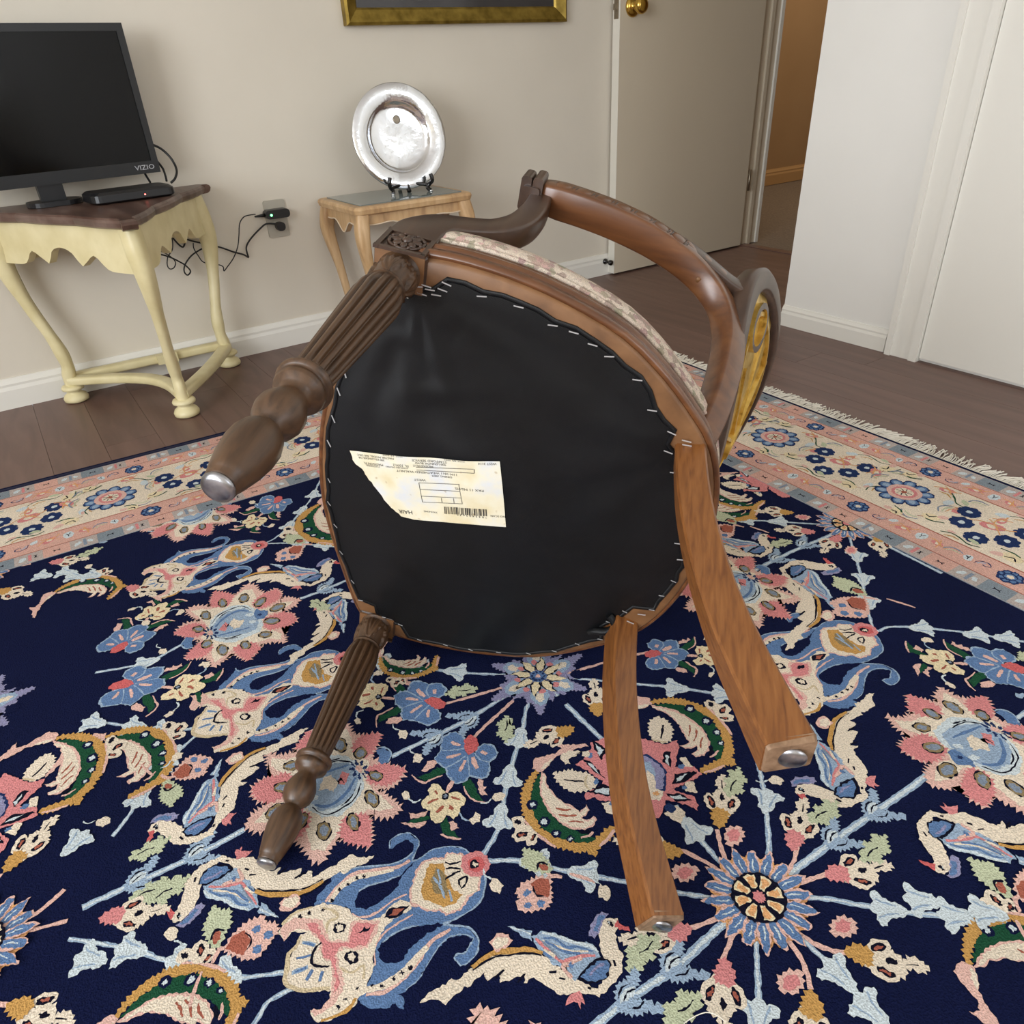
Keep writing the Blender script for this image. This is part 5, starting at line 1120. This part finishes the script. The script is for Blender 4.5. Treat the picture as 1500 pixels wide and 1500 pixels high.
for pts in ([(1105, 1312), (1063, 1259), (1050, 1215)], [(1118, 1312), (1158, 1270), (1168, 1236)], [(1120, 1315), (1158, 1298), (1215, 1280)], [(1118, 1322), (1190, 1382), (1240, 1396)], [(1112, 1324), (1170, 1400), (1188, 1450)], [(1104, 1326), (1071, 1377), (1058, 1412)], [(1100, 1312), (1045, 1270), (1000, 1247), (975, 1246)], [(1100, 1322), (1045, 1348), (1005, 1362)]): stem(pts, 5, 'P')
stem([(782, 995), (730, 1026), (689, 1052), (637, 1078), (574, 1108)], 7, hooks=((684, 1054, -10, 5), (632, 1080, -10, 5)))
stem([(780, 990), (726, 988), (670, 985), (614, 977), (547, 966), (480, 957)], 5, barbs=((668, 984, -10, -1), (612, 977, -10, -1.5), (556, 968, -10, -1.5)))
stem([(780, 996), (730, 1009), (656, 1030), (640, 1030)], 4.5, 'P'); stem([(780, 1000), (749, 1029), (700, 1074), (693, 1088)], 5, 'P'); stem([(795, 996), (860, 978), (905, 965), (950, 955)], 4.5, 'P')
stem([(798, 1000), (823, 1026), (861, 1063), (890, 1090)], 7)
stem([(800, 990), (880, 997), (943, 1003), (988, 1007), (1062, 1018), (1130, 1028)], 5, barbs=((990, 1008, 10, 1), (1060, 1017, 10, 1)))
stem([(1000, 765), (1044, 760), (1096, 762), (1136, 764), (1200, 768), (1240, 770)], 5, barbs=((1092, 762, -10, 0), (1140, 764, -10, 0)))
stem([(1240, 768), (1216, 784), (1160, 808), (1112, 832), (1090, 845)], 8, hooks=((1180, 797, 10, -5), (1140, 818, 10, -5)))
stem([(1242, 772), (1246, 792), (1260, 840), (1276, 912), (1288, 925)], 5, barbs=((1255, 815, 1, 8), (1265, 848, 1, 8), (1273, 882, 1, 8)))
stem([(1288, 925), (1312, 918), (1400, 925), (1500, 940)], 5, barbs=((1350, 920, -10, 0), (1430, 930, -10, 0)))
stem([(1244, 772), (1300, 800), (1380, 840)], 7)
stem([(358, 1215), (310, 1241), (264, 1264), (188, 1298), (120, 1330)], 8, hooks=((292, 1250, 10, -5), (206, 1290, 10, -5)))
stem([(249, 1111), (230, 1134), (188, 1195), (165, 1225)], 5, barbs=((238, 1120, 6, -9), (206, 1168, 5, -8)))
stem([(100, 1375), (188, 1390), (238, 1405), (283, 1417), (340, 1432), (417, 1424)], 5, barbs=((264, 1412, 10, 2), (330, 1428, 10, 3), (190, 1392, 10, 1)))
stem([(340, 1540), (375, 1497), (394, 1466), (432, 1447)], 5)
stem([(140, 985), (188, 977), (218, 970), (268, 943)], 5, barbs=((214, 971, 9, -3),))
stem([(120, 1055), (188, 1063), (235, 1070), (281, 1067), (330, 1055)], 5, barbs=((236, 1070, 10, 1), (196, 1064, 10, 1)))
stem([(230, 1135), (248, 1113), (288, 1077), (310, 1062)], 5, barbs=((250, 1108, 7, -8),))
stem([(440, 877), (470, 866), (508, 850), (540, 838)], 7, hooks=((478, 862, 10, -4),))
stem([(478, 690), (468, 706), (456, 730), (440, 750), (418, 776), (400, 790), (385, 797)], 4.5, barbs=((460, 724, 3, -8), (443, 748, 4, -8), (424, 770, 5, -8)))
stem([(385, 797), (398, 796), (428, 796), (478, 800), (540, 806)], 4.5, barbs=((440, 796, -10, 0), (474, 799, -10, 0)))
stem([(150, 760), (188, 772), (230, 780)], 4.5)
# motifs
FA, FB = (647.5, 1299.6), (515.2, 1403)
for a_, b_ in (((647.5, 1299.6), (515.2, 1403)), ((464.7, 986.7), (358.7, 1050)), ((348, 811.7), (264, 848.3)), ((1240, 942), (1174, 999))): place('fork', FA, FB, a_, b_)
BA, BP = (228.3, 1211), (289.2, 1211.7)
for a_, b_, m_ in ((BA, BP, False), ((262, 1342.7), (313, 1282), True), ((893.7, 1352.7), (874, 1421.7), True), ((1173, 1157), (1238.6, 1157), False), ((1118.4, 784.8), (1110.4, 805.6), True), ((1218, 830), (1168, 836), False), ((484.7, 823), (459.7, 846.7), True), ((530, 872), (489.7, 880), False)): place('bird', BA, BP, a_, b_, m_)
PA, PB = (274, 941), (440, 877)
place('palm', PA, PB, PA, PB); place('palm', PA, PB, (564.5, 1109), (358, 1214.7))
fa, fb = (691.8, 1091.8), (652.6, 1166.7)
for a_, b_, m_ in ((fa, fb, False), ((639, 1029.6), (555, 1022), True), ((178, 1003), (259.7, 1008), False), ((176, 950), (220.7, 903), True), ((408, 732), (376, 760), False), ((956, 957), (1026, 961), False)): place('bfl', fa, fb, a_, b_, m_)
SA, SB = (794, 1128), (898, 1213)
place('saz', SA, SB, SA, SB); place('saz', SA, SB, (950, 1033), (1028, 1129.6), True); place('saz', SA, SB, (474, 738), (525, 782)); place('saz', SA, SB, (168, 1500), (322, 1530), True); place('saz', SA, SB, (150, 1085), (190, 1168), True); place('saz', SA, SB, (1006, 722), (1108, 742)); place('saz', SA, SB, (560, 960), (640, 962))
place('star', SA, SB, SA, SB)
J, K2 = (246.7, 1139.9), (287.7, 1125)
for a_, b_, m_ in ((J, K2, False), ((321.7, 1392.8), (375, 1369), True), ((808, 1283.6), (777.5, 1312), False), ((446, 798), (420, 812), False), ((1078, 770), (1052, 778), False), ((1270, 876), (1240, 890), False)): place('buds', J, K2, a_, b_, m_)
INS.append(('daisy', (lambda q: (lambda s_, t_: (s_+q[0], t_+q[1])))(rc(1110.9, 1316.8)), (0, -.41)))
INS.append(('daisy', (lambda q: (lambda s_, t_: (s_*.95+q[0], t_*.95+q[1])))(rc(1240, 768)), (.72, 0)))
INS.append(('rosette', lambda s_, t_: (s_, t_), (0, 0)))
c7 = lambda x, y: (700+x/2.451, 1100+y/2.451)
for nm, a_, b_ in (('tbudp', (1130, 350), (1165, 235)), ('tbudp', (1255, 450), (1400, 430)), ('tbudt', (1325, 725), (1460, 755)), ('tbudt', (1195, 870), (1195, 985)), ('tbudp', (885, 755), (878, 880)), ('tbudt', (868, 270), (880, 150)), ('tbudt', (725, 365), (610, 340)), ('tbudp', (760, 640), (640, 655)),
        ('leafp', (900, 345), (950, 270)), ('leafp', (1270, 660), (1340, 625)), ('leafp', (1160, 790), (1090, 850)), ('leafp', (790, 420), (710, 440)),
        ('leafG', (1190, 260), (1270, 215)), ('leafG', (1380, 400), (1440, 350)), ('leafG', (800, 870), (720, 930)), ('leafG', (900, 170), (930, 110)), ('leafG', (650, 660), (560, 740)),
        ('budc', (50, 460), (90, 540)), ('budc', (440, 480), (470, 560)), ('budc', (1040, 105), (1090, 110))): placeL(nm, c7(*a_), c7(*b_), 1.0)
for nm, a_, b_ in (('tbudt', (838, 1067), (800, 1080)), ('tbudt', (876, 1048), (874, 1022)), ('leafG', (742, 1048), (737, 1085)), ('leafG', (700, 1008), (672, 1012)), ('tbudt', (1160, 751), (1112, 748)), ('leafp', (1188, 757), (1168, 757)), ('tbudp', (1192, 779), (1150, 776)), ('leafG', (1160, 792), (1138, 796)), ('tbudp', (1228, 786), (1212, 800)), ('leafp', (1262, 778), (1274, 778)), ('tbudt', (1285, 785), (1290, 806)),
        ('budc', (585, 1070), (592, 1080)), ('budc', (608, 1104), (612, 1114)), ('budc', (210, 910), (214, 914)), ('budc', (236, 950), (240, 960)), ('leafG', (188, 1260), (232, 1240)), ('leafG', (188, 1320), (240, 1300)), ('tbudp', (150, 1345), (195, 1340)), ('leafG', (215, 1325), (258, 1300)), ('budc', (255, 1378), (250, 1360)), ('tbudp', (188, 860), (210, 868)), ('budc', (250, 1115), (262, 1108)), ('budc', (372, 738), (366, 732)), ('budc', (346, 764), (340, 760)), ('budc', (1150, 770), (1158, 774)), ('leafG', (455, 880), (470, 890)),
        ('budc', (720, 1170), (730, 1168)), ('leafp', (1250, 800), (1240, 812))): placeL(nm, a_, b_, .95)
base_ins = list(INS); base_stem = list(STEM)
def topx(s_, t_):
    p = RCX+RX*s_+RYv*t_-CAM; return (750+FPX*p.dot(CX)/-p.dot(CZ), 750-FPX*p.dot(CY)/-p.dot(CZ)) if p.dot(CZ) < -.05 else (-999, -999)
def outside(c_):
    u_, v_ = topx(*c_); return not (165 < u_ < 1335 and v_ < 1520)
P_S, P_T = .722, .417
# the woven lattice repeats every (.722, .417) and (0, .834): fill what the traced instances leave empty
def topx(s_, t_):
    p = RCX+RX*s_+RYv*t_-CAM; return (750+FPX*p.dot(CX)/-p.dot(CZ), 750-FPX*p.dot(CY)/-p.dot(CZ)) if p.dot(CZ) < -.05 else (-999, -999)
def free(c_, m_=0):
    u_, v_ = topx(*c_)
    if not (165-m_ < u_ < 1335+m_ and -50 < v_ < 1520+m_): return True
    return ((u_-745)/200)**2+((v_-700)/210)**2 < 1
for it in base_ins:
    if it[0] in ('star', 'saz') and abs(it[2][0]) < .16 and -.3 < it[2][1] < -.05: INS.append((it[0], shift(it[1], P_S, P_T), (it[2][0]+P_S, it[2][1]+P_T)))
for k_, ds, dt in ((iid_, ds, dt) for iid_, ds, dt in ((1, 0, 2*P_T),)):
    it = [q for q in base_ins if q[0] == 'palm'][k_]; INS.append((it[0], shift(it[1], ds, dt), (it[2][0]+ds, it[2][1]+dt)))
it = [q for q in base_ins if q[0] == 'palm'][1]; INS.append((it[0], shift(it[1], P_S, 0), (it[2][0]+P_S, it[2][1])))
SIZE = dict(fork=.085, palm=.11, bird=.055, bfl=.055, saz=.055, star=.06, buds=.035, daisy=.08, rosette=.08, tbudp=.03, tbudt=.03, leafp=.022, leafG=.024, budc=.016, barb=.018, hook=.02)
pend = []
for m_ in (0, -1, 1, -2, -3):
    for n_ in (0, 1, -1, 2, -2):
        if m_ == 0 and n_ == 0: continue
        ds, dt = P_S*m_, P_T*m_+2*P_T*n_
        for it in base_ins: pend.append((SIZE[it[0]], it, ds, dt))
        for c_, P, w_ in base_stem:
            Q = [(s_+ds, t_+dt) for s_, t_ in P]
            if all(free(q, 20) and -2.05 < q[0] < .78 and -.93 < q[1] < .88 for q in Q): STEM.append((c_, Q, w_))
pend.sort(key=lambda q: -q[0])
for r_, it, ds, dt in pend:
    c_ = (it[2][0]+ds, it[2][1]+dt)
    if not (-2.05 < c_[0] < .78 and -.93 < c_[1] < .88) or not free(c_, r_*500): continue
    if all(math.hypot(c_[0]-q[2][0], c_[1]-q[2][1]) > (r_+SIZE[q[0]])*.80 for q in INS): INS.append((it[0], shift(it[1], ds, dt), c_))
# base field
put('n', [(LIM['smin'], LIM['tmin']), (LIM['smax'], LIM['tmin']), (LIM['smax'], LIM['tmax']), (LIM['smin'], LIM['tmax'])], 0, 0, 10, None)
for k_, (c, P, w_) in enumerate(STEM):
    if len(P) > 1: put(c, ribbon(P, w_*.001, False), .00006+(k_ % 12)*.000004, .0009, .005)
NEAR = []
for nm, xf, c_ in INS: emit(nm, xf)
# ------------------------------------------------------------------ borders
BZ = .0024
smx, tmx, smn, tmn = .712, .818, -1.98, -.84
def band_rect(c, i0, i1, z):
    # frame between insets, drawn as four strips; i = offset outward from the field
    a0, a1, b0_, b1 = smn-i1, smx+i1, tmn-i1, tmx+i1; c0, c1, d0, d1 = smn-i0, smx+i0, tmn-i0, tmx+i0
    for P in ([(a0, d1), (a1, d1), (a1, b1), (a0, b1)], [(a0, b0_), (a1, b0_), (a1, d0), (a0, d0)], [(c1, d0), (a1, d0), (a1, d1), (c1, d1)], [(a0, d0), (c0, d0), (c0, d1), (a0, d1)]): put(c, P, z, 0, 10, None)
BANDS = [('s', 0, .0022), ('y', .0022, .041), ('r', .041, .0432), ('B', .0432, .102), ('r', .102, .105), ('c', .105, .284), ('r', .284, .287), ('B', .287, .336), ('r', .336, .338), ('y', .338, .378), ('n', .378, .386)]
for c, i0, i1 in BANDS: band_rect(c, i0, i1, BZ)
TL('sros', *[(cc, 'E', (1.75*math.cos(i*PI/4), 1.75*math.sin(i*PI/4), 1.0+dd, 1.0+dd, 0)) for cc, dd in (('d', 0), ('b', -.45)) for i in range(8)], ('d', 'E', (0, 0, 1.5, 1.5, 0)), ('b', 'E', (0, 0, 1.1, 1.1, 0)), ('c', 'E', (0, 0, .7, .7, 0)))
TL('bigros', *[(cc, 'E', (4.4*math.cos(i*PI/5), 4.4*math.sin(i*PI/5), 1.65+dd, 1.5+dd, math.degrees(i*PI/5))) for cc, dd in (('d', 0), ('b', -.35), ('l', -.8)) for i in range(10)], ('P', 'E', (0, 0, 3.6, 3.6, 0)), ('p', 'E', (0, 0, 2.6, 2.6, 0)), ('c', 'E', (0, 0, 1.9, 1.9, 0)), *[('k', 'S', [(.7*math.cos(i*PI/4), .7*math.sin(i*PI/4)), (1.7*math.cos(i*PI/4+.2), 1.7*math.sin(i*PI/4+.2))], 2.2) for i in range(8)], ('r', 'E', (0, 0, .6, .6, 0)))
TL('nros', *[('d', 'E', (1.5*math.cos(i*PI/4), 1.5*math.sin(i*PI/4), .82, .82, 0)) for i in range(8)], ('d', 'E', (0, 0, 1.4, 1.4, 0)), ('w', 'E', (0, 0, .62, .62, 0)))
TL('scroll', ('d', 'S', [(-1.8,-.3),(-1.2,.9),(.2,1.1),(.9,.3),(.2,-.3),(-.4,0)], 2.2), ('l', 'S', [(-1.4,-.2),(-.9,.5),(0,.6)], 3))
TL('pfl', ('p', 'E', (0, 0, 1.5, .9, 20)), ('c', 'E', (0, 0, .6, .5, 0)), ('a', 'S', [(-2.4,-.6),(-1.2,.3),(1.4,.4),(2.4,1.1)], 3), ('a', 'S', [(-1.2,1.4),(0,.6),(1.6,-1.2)], 3))
TL('gyl', ('C', 'E', (0, 0, 1.5, 1.2, 0)), ('k', 'S', [(-.9,.6),(-.2,0),(.8,.7)], 3), ('g', 'S', [(-.6,-.9),(.6,-1.2),(2.4,-.8)], 3.5), ('P', 'E', (1.8, .9, .9, .6, 30)), ('r', 'S', [(-1.9,-.9),(-1.1,-.5)], 2))
TL('vine', ('g', 'S', [(-4,0),(-2,.9),(0,.2),(2,-.8),(4,-.2)], 3), ('t', 'S', [(-3,-.9),(-1.5,-.2),(0,-.6)], 3), ('P', 'E', (-2.4, 1.4, .9, .5, 0)), ('G', 'E', (2.2, .9, 1.2, .6, -20)))
TL('leafb', ('s', 'S', [(-1.6,0),(-.6,.9),(.6,.8),(1.6,0)], 3.5), ('G', 'S', [(-1.2,-.3),(0,.2),(1.2,-.3)], 3))
TL('blk', ('k', 'S', [(-.6,-.35),(-.25,0),(.3,.0),(.65,.35)], 2.6), ('k', 'S', [(-.6,.35),(-.25,0)], 2.4), ('k', 'S', [(.3,0),(.65,-.35)], 2.4))
TL('wy', ('w', 'E', (0, 0, 1.1, 1.5, 0)), ('k', 'S', [(-.5,.9),(0,.1),(.5,.9)], 1.8), ('k', 'S', [(0,.1),(0,-.8)], 1.8))
TL('wd', ('w', 'E', (0, 0, .9, .55, 30)))
def border_run(org, du, dv, u0, u1, ph=0, ph2=0):
    # org + u*du along the border, dv outward
    def P(u_, v_): return (org[0]+du[0]*u_+dv[0]*v_, org[1]+du[1]*u_+dv[1]*v_)
    def em(nm, u_, v_, rot=0, sc=1.0, mir=1):
        cr, sr = math.cos(rot), math.sin(rot)
        def xf(x, y): y *= mir; x, y = x*sc, y*sc; return P(u_+x*cr-y*sr, v_+x*sr+y*cr)
        emit(nm, xf, None)
    def rect(c, ua, ub, va, vb, z): put(c, [P(ua, va), P(ub, va), P(ub, vb), P(ua, vb)], BZ+z, .0003, .02, None)
    u_ = u0; i = 0
    for v0, v1 in ((.003, .040), (.339, .377)):
        u_ = u0; i = 0
        while u_ < u1-.09:
            k = i % 2
            rect('z' if k else 'B', u_, u_+.048, v0, v1, .00002)
            em('blk', u_+.024, (v0+v1)/2, 0, 1.0); em('wd', u_+.062, (v0+v1)/2, .4)
            rect('p' if k else 's', u_+.072, u_+.078, v0+.006, v1-.006, .00003)
            em('blk' if k else 'wd', u_+.085, (v0+v1)/2, 1.57, .8)
            u_ += .098; i += 1
    for vc in (.0725, .3115):
        u_ = ph2-.042-.292*8; i = 0
        while u_ < u1-.05:
            if u_ < u0-.02: u_ += .292; continue
            em('scroll', u_, vc, .2, .95); em('sros', u_+.042, vc, 0, .78); em('scroll', u_+.086, vc, 3.3, .95)
            em('wd', u_+.113, vc+.008, .3); em('pfl', u_+.140, vc, .3); em('wy', u_+.175, vc, 0, .9); em('pfl', u_+.206, vc, -.6, .8); em('leafb', u_+.235, vc, .3, 1.0)
            em('wy', u_+.262, vc, .4, .7); u_ += .292; i += 1
    vc = .192; u_ = ph-.33*8; i = 0
    while u_ < u1-.1:
        if u_ < u0-.02: u_ += .33; continue
        em('bigros', u_, vc, 0, .92)
        em('leafb', u_-.05, vc+.062, .3, 1.3); em('leafb', u_+.055, vc-.066, 2.9, 1.3); em('vine', u_+.07, vc+.055, -.4); em('gyl', u_+.085, vc-.045, .3, 1.1)
        em('pfl', u_+.105, vc+.02, .8, 1.2)
        for a_, b_ in ((.118, .027), (.129, -.018), (.174, -.048), (.212, -.016), (.221, .033)): em('nros', u_+a_, vc+b_, a_*40, .95)
        em('gyl', u_-.035, vc+.075, .4, 1.0); em('pfl', u_+.045, vc+.074, 0, 1.0); em('leafb', u_+.085, vc+.005, 1.4, 1.2); em('gyl', u_+.035, vc-.078, 2.6, .9); em('pfl', u_+.245, vc+.03, 2, 1.2); em('vine', u_+.205, vc+.080, .2, .9); em('wd', u_+.075, vc+.03, 1, 1.5); em('wd', u_+.270, vc-.03, 1, 1.4); em('leafb', u_+.11, vc+.072, .5, 1.1); em('pfl', u_+.17, vc+.045, 1.2, .9)
        em('pfl', u_+.170, vc+.012, 0, 1.5); em('wd', u_+.160, vc+.065, 0, 1.4); em('gyl', u_+.245, vc-.060, 3.0, 1.2); em('vine', u_+.16, vc-.074, .1, .9); em('gyl', u_+.250, vc+.062, 1.2, 1.1); em('leafb', u_+.262, vc+.02, 1.2, 1.3); em('vine', u_+.285, vc-.02, 1.4, .8); em('leafb', u_+.292, vc+.068, .2)
        u_ += .330; i += 1
border_run((smx, 0), (0, -1), (1, 0), -tmx-.02, .84, -.345, -.326)        # right border, running towards the viewer
border_run((0, tmx), (1, 0), (0, 1), -1.98, smx+.06, -.466, -.400)         # far border
border_run((smx, 0), (0, -1), (1, 0), -1.13, -tmx-.05, -.345, -.326)
border_run((0, tmn), (1, 0), (0, -1), -1.95, .7, -.466, -.400)
border_run((smn, 0), (0, -1), (-1, 0), -tmx, .82, -.345, -.326)
# ------------------------------------------------------------------ rug objects
S0, S1, T0, T1 = smn-.386, smx+.386, tmn-.386, tmx+.386
rug = thing('oriental_rug', 'navy blue patterned pile rug with birds, flowers and pale fringe', 'rug', (RCX.x, RCX.y, 0))
ro = Vector((RCX.x, RCX.y, 0))
me = bpy.data.meshes.new('pile_pattern'); me.from_pydata([(x-ro.x, y-ro.y, z) for x, y, z in RV], [], RF); me.update()
ca = me.color_attributes.new('col', 'FLOAT_COLOR', 'POINT'); buf = []
for c, n_ in RCOL: buf += list(c)*n_
ca.data.foreach_set('color', buf)
import bmesh as _b
bm = _b.new(); bm.from_mesh(me); 
_b.ops.triangulate(bm, faces=bm.faces, ngon_method='EAR_CLIP')
_bad = [fc for fc in bm.faces if fc.calc_area() < 2e-9]
_b.ops.delete(bm, geom=_bad, context='FACES_ONLY')
bm.normal_update()
for fc in bm.faces:
    if fc.normal.z < 0: fc.normal_flip()
bm.to_mesh(me); bm.free()
def pile_mat():
    m, nt, b = newmat('wool_pile')
    at_ = nt.nodes.new('ShaderNodeAttribute'); at_.attribute_name = 'col'
    tc = nt.nodes.new('ShaderNodeTexCoord')
    n1 = N(nt, 'ShaderNodeTexNoise', Scale=520.0, Detail=2); nt.links.new(tc.outputs['Object'], n1.inputs['Vector'])
    n2 = N(nt, 'ShaderNodeTexNoise', Scale=5.0, Detail=3); nt.links.new(tc.outputs['Object'], n2.inputs['Vector'])
    hs = nt.nodes.new('ShaderNodeHueSaturation'); mr = N(nt, 'ShaderNodeMapRange'); mr.inputs[1].default_value = .3; mr.inputs[2].default_value = .7; mr.inputs[3].default_value = .76; mr.inputs[4].default_value = 1.24
    nt.links.new(n1.outputs['Fac'], mr.inputs[0])
    mr2 = N(nt, 'ShaderNodeMapRange'); mr2.inputs[1].default_value = .3; mr2.inputs[2].default_value = .7; mr2.inputs[3].default_value = .9; mr2.inputs[4].default_value = 1.1; nt.links.new(n2.outputs['Fac'], mr2.inputs[0])
    ml = N(nt, 'ShaderNodeMath', operation='MULTIPLY'); nt.links.new(mr.outputs[0], ml.inputs[0]); nt.links.new(mr2.outputs[0], ml.inputs[1])
    nt.links.new(ml.outputs[0], hs.inputs['Value']); nt.links.new(at_.outputs['Color'], hs.inputs['Color']); nt.links.new(hs.outputs[0], b.inputs['Base Color'])
    b.inputs['Roughness'].default_value = .95; b.inputs['Specular IOR Level'].default_value = .06
    bump(nt, b, n1.outputs['Fac'], .8, .0022); return m
M['pile'] = pile_mat()
po = link_obj('pile_pattern', me, rug, M['pile']); tag(po, kind='stuff')
M['back'] = flat('rug_edge_wool', srgb(22, 24, 48), .95)
b = MB(); b.prism([tuple((RX*s_+RYv*t_).xy) for s_, t_ in ((S0, T0), (S1, T0), (S1, T1), (S0, T1))], .0015, RZ0-.0003); b.build('foundation', M['back'], rug)
for P0, P1 in (((S0, T1), (S1, T1)), ((S0, T0), (S1, T0))):
    b = MB(); b.tube([RX*P0[0]+RYv*P0[1]+Vector((0, 0, .006)), RX*P1[0]+RYv*P1[1]+Vector((0, 0, .006))], .0055, 8)
    b.build('edge_binding', M['back'], rug)
M['fringe'] = noisemat('cotton_fringe', [(.3, srgb(222, 214, 198)), (.7, srgb(244, 238, 226))], (90, 90, 90), rough=.95, bstr=.3)
rfg = random.Random(21)
for sg, s_ in ((1, S1), (-1, S0)):
    b = MB(); b.box((0, 0, 0), (0, 0, 0)) if False else None
    b.prism([tuple((RX*a+RYv*t_).xy) for a, t_ in ((s_, T0), (s_+sg*.006, T0), (s_+sg*.006, T1), (s_, T1))], .002, .007)
    t_ = T0+.002
    while t_ < T1-.002:
        w0 = rfg.uniform(-.014, .014)+.012*math.sin(t_*23); L_ = rfg.uniform(.036, .056)
        pts = [RX*(s_+sg*(.004+L_*q))+RYv*(t_+w0*q*q+rfg.uniform(-.0016, .0016)*q)+Vector((0, 0, .0045-.001*q+.003*math.sin(q*3)*rfg.random())) for q in (0, .35, .7, 1)]
        b.sweep(pts, [(.0015, 0), (-.0008, .0013), (-.0008, -.0013)], Vector((0, 0, 1)), caps=False); t_ += .0033
    fo = b.build('fringe', M['fringe'], rug, fix=False); tag(fo, kind='stuff')

TD = [at(u_, v_, z=RZ0+.004) for u_, v_ in ((1002, 1499), (1012, 1492), (1024, 1486), (1036, 1483), (1050, 1487), (1063, 1497))]
tag(MB().tube(TD, .0005, 5, res=4).build('loose_thread', M['fringe']), 'single pale loose thread curling on the rug near the blue daisy', 'thread')
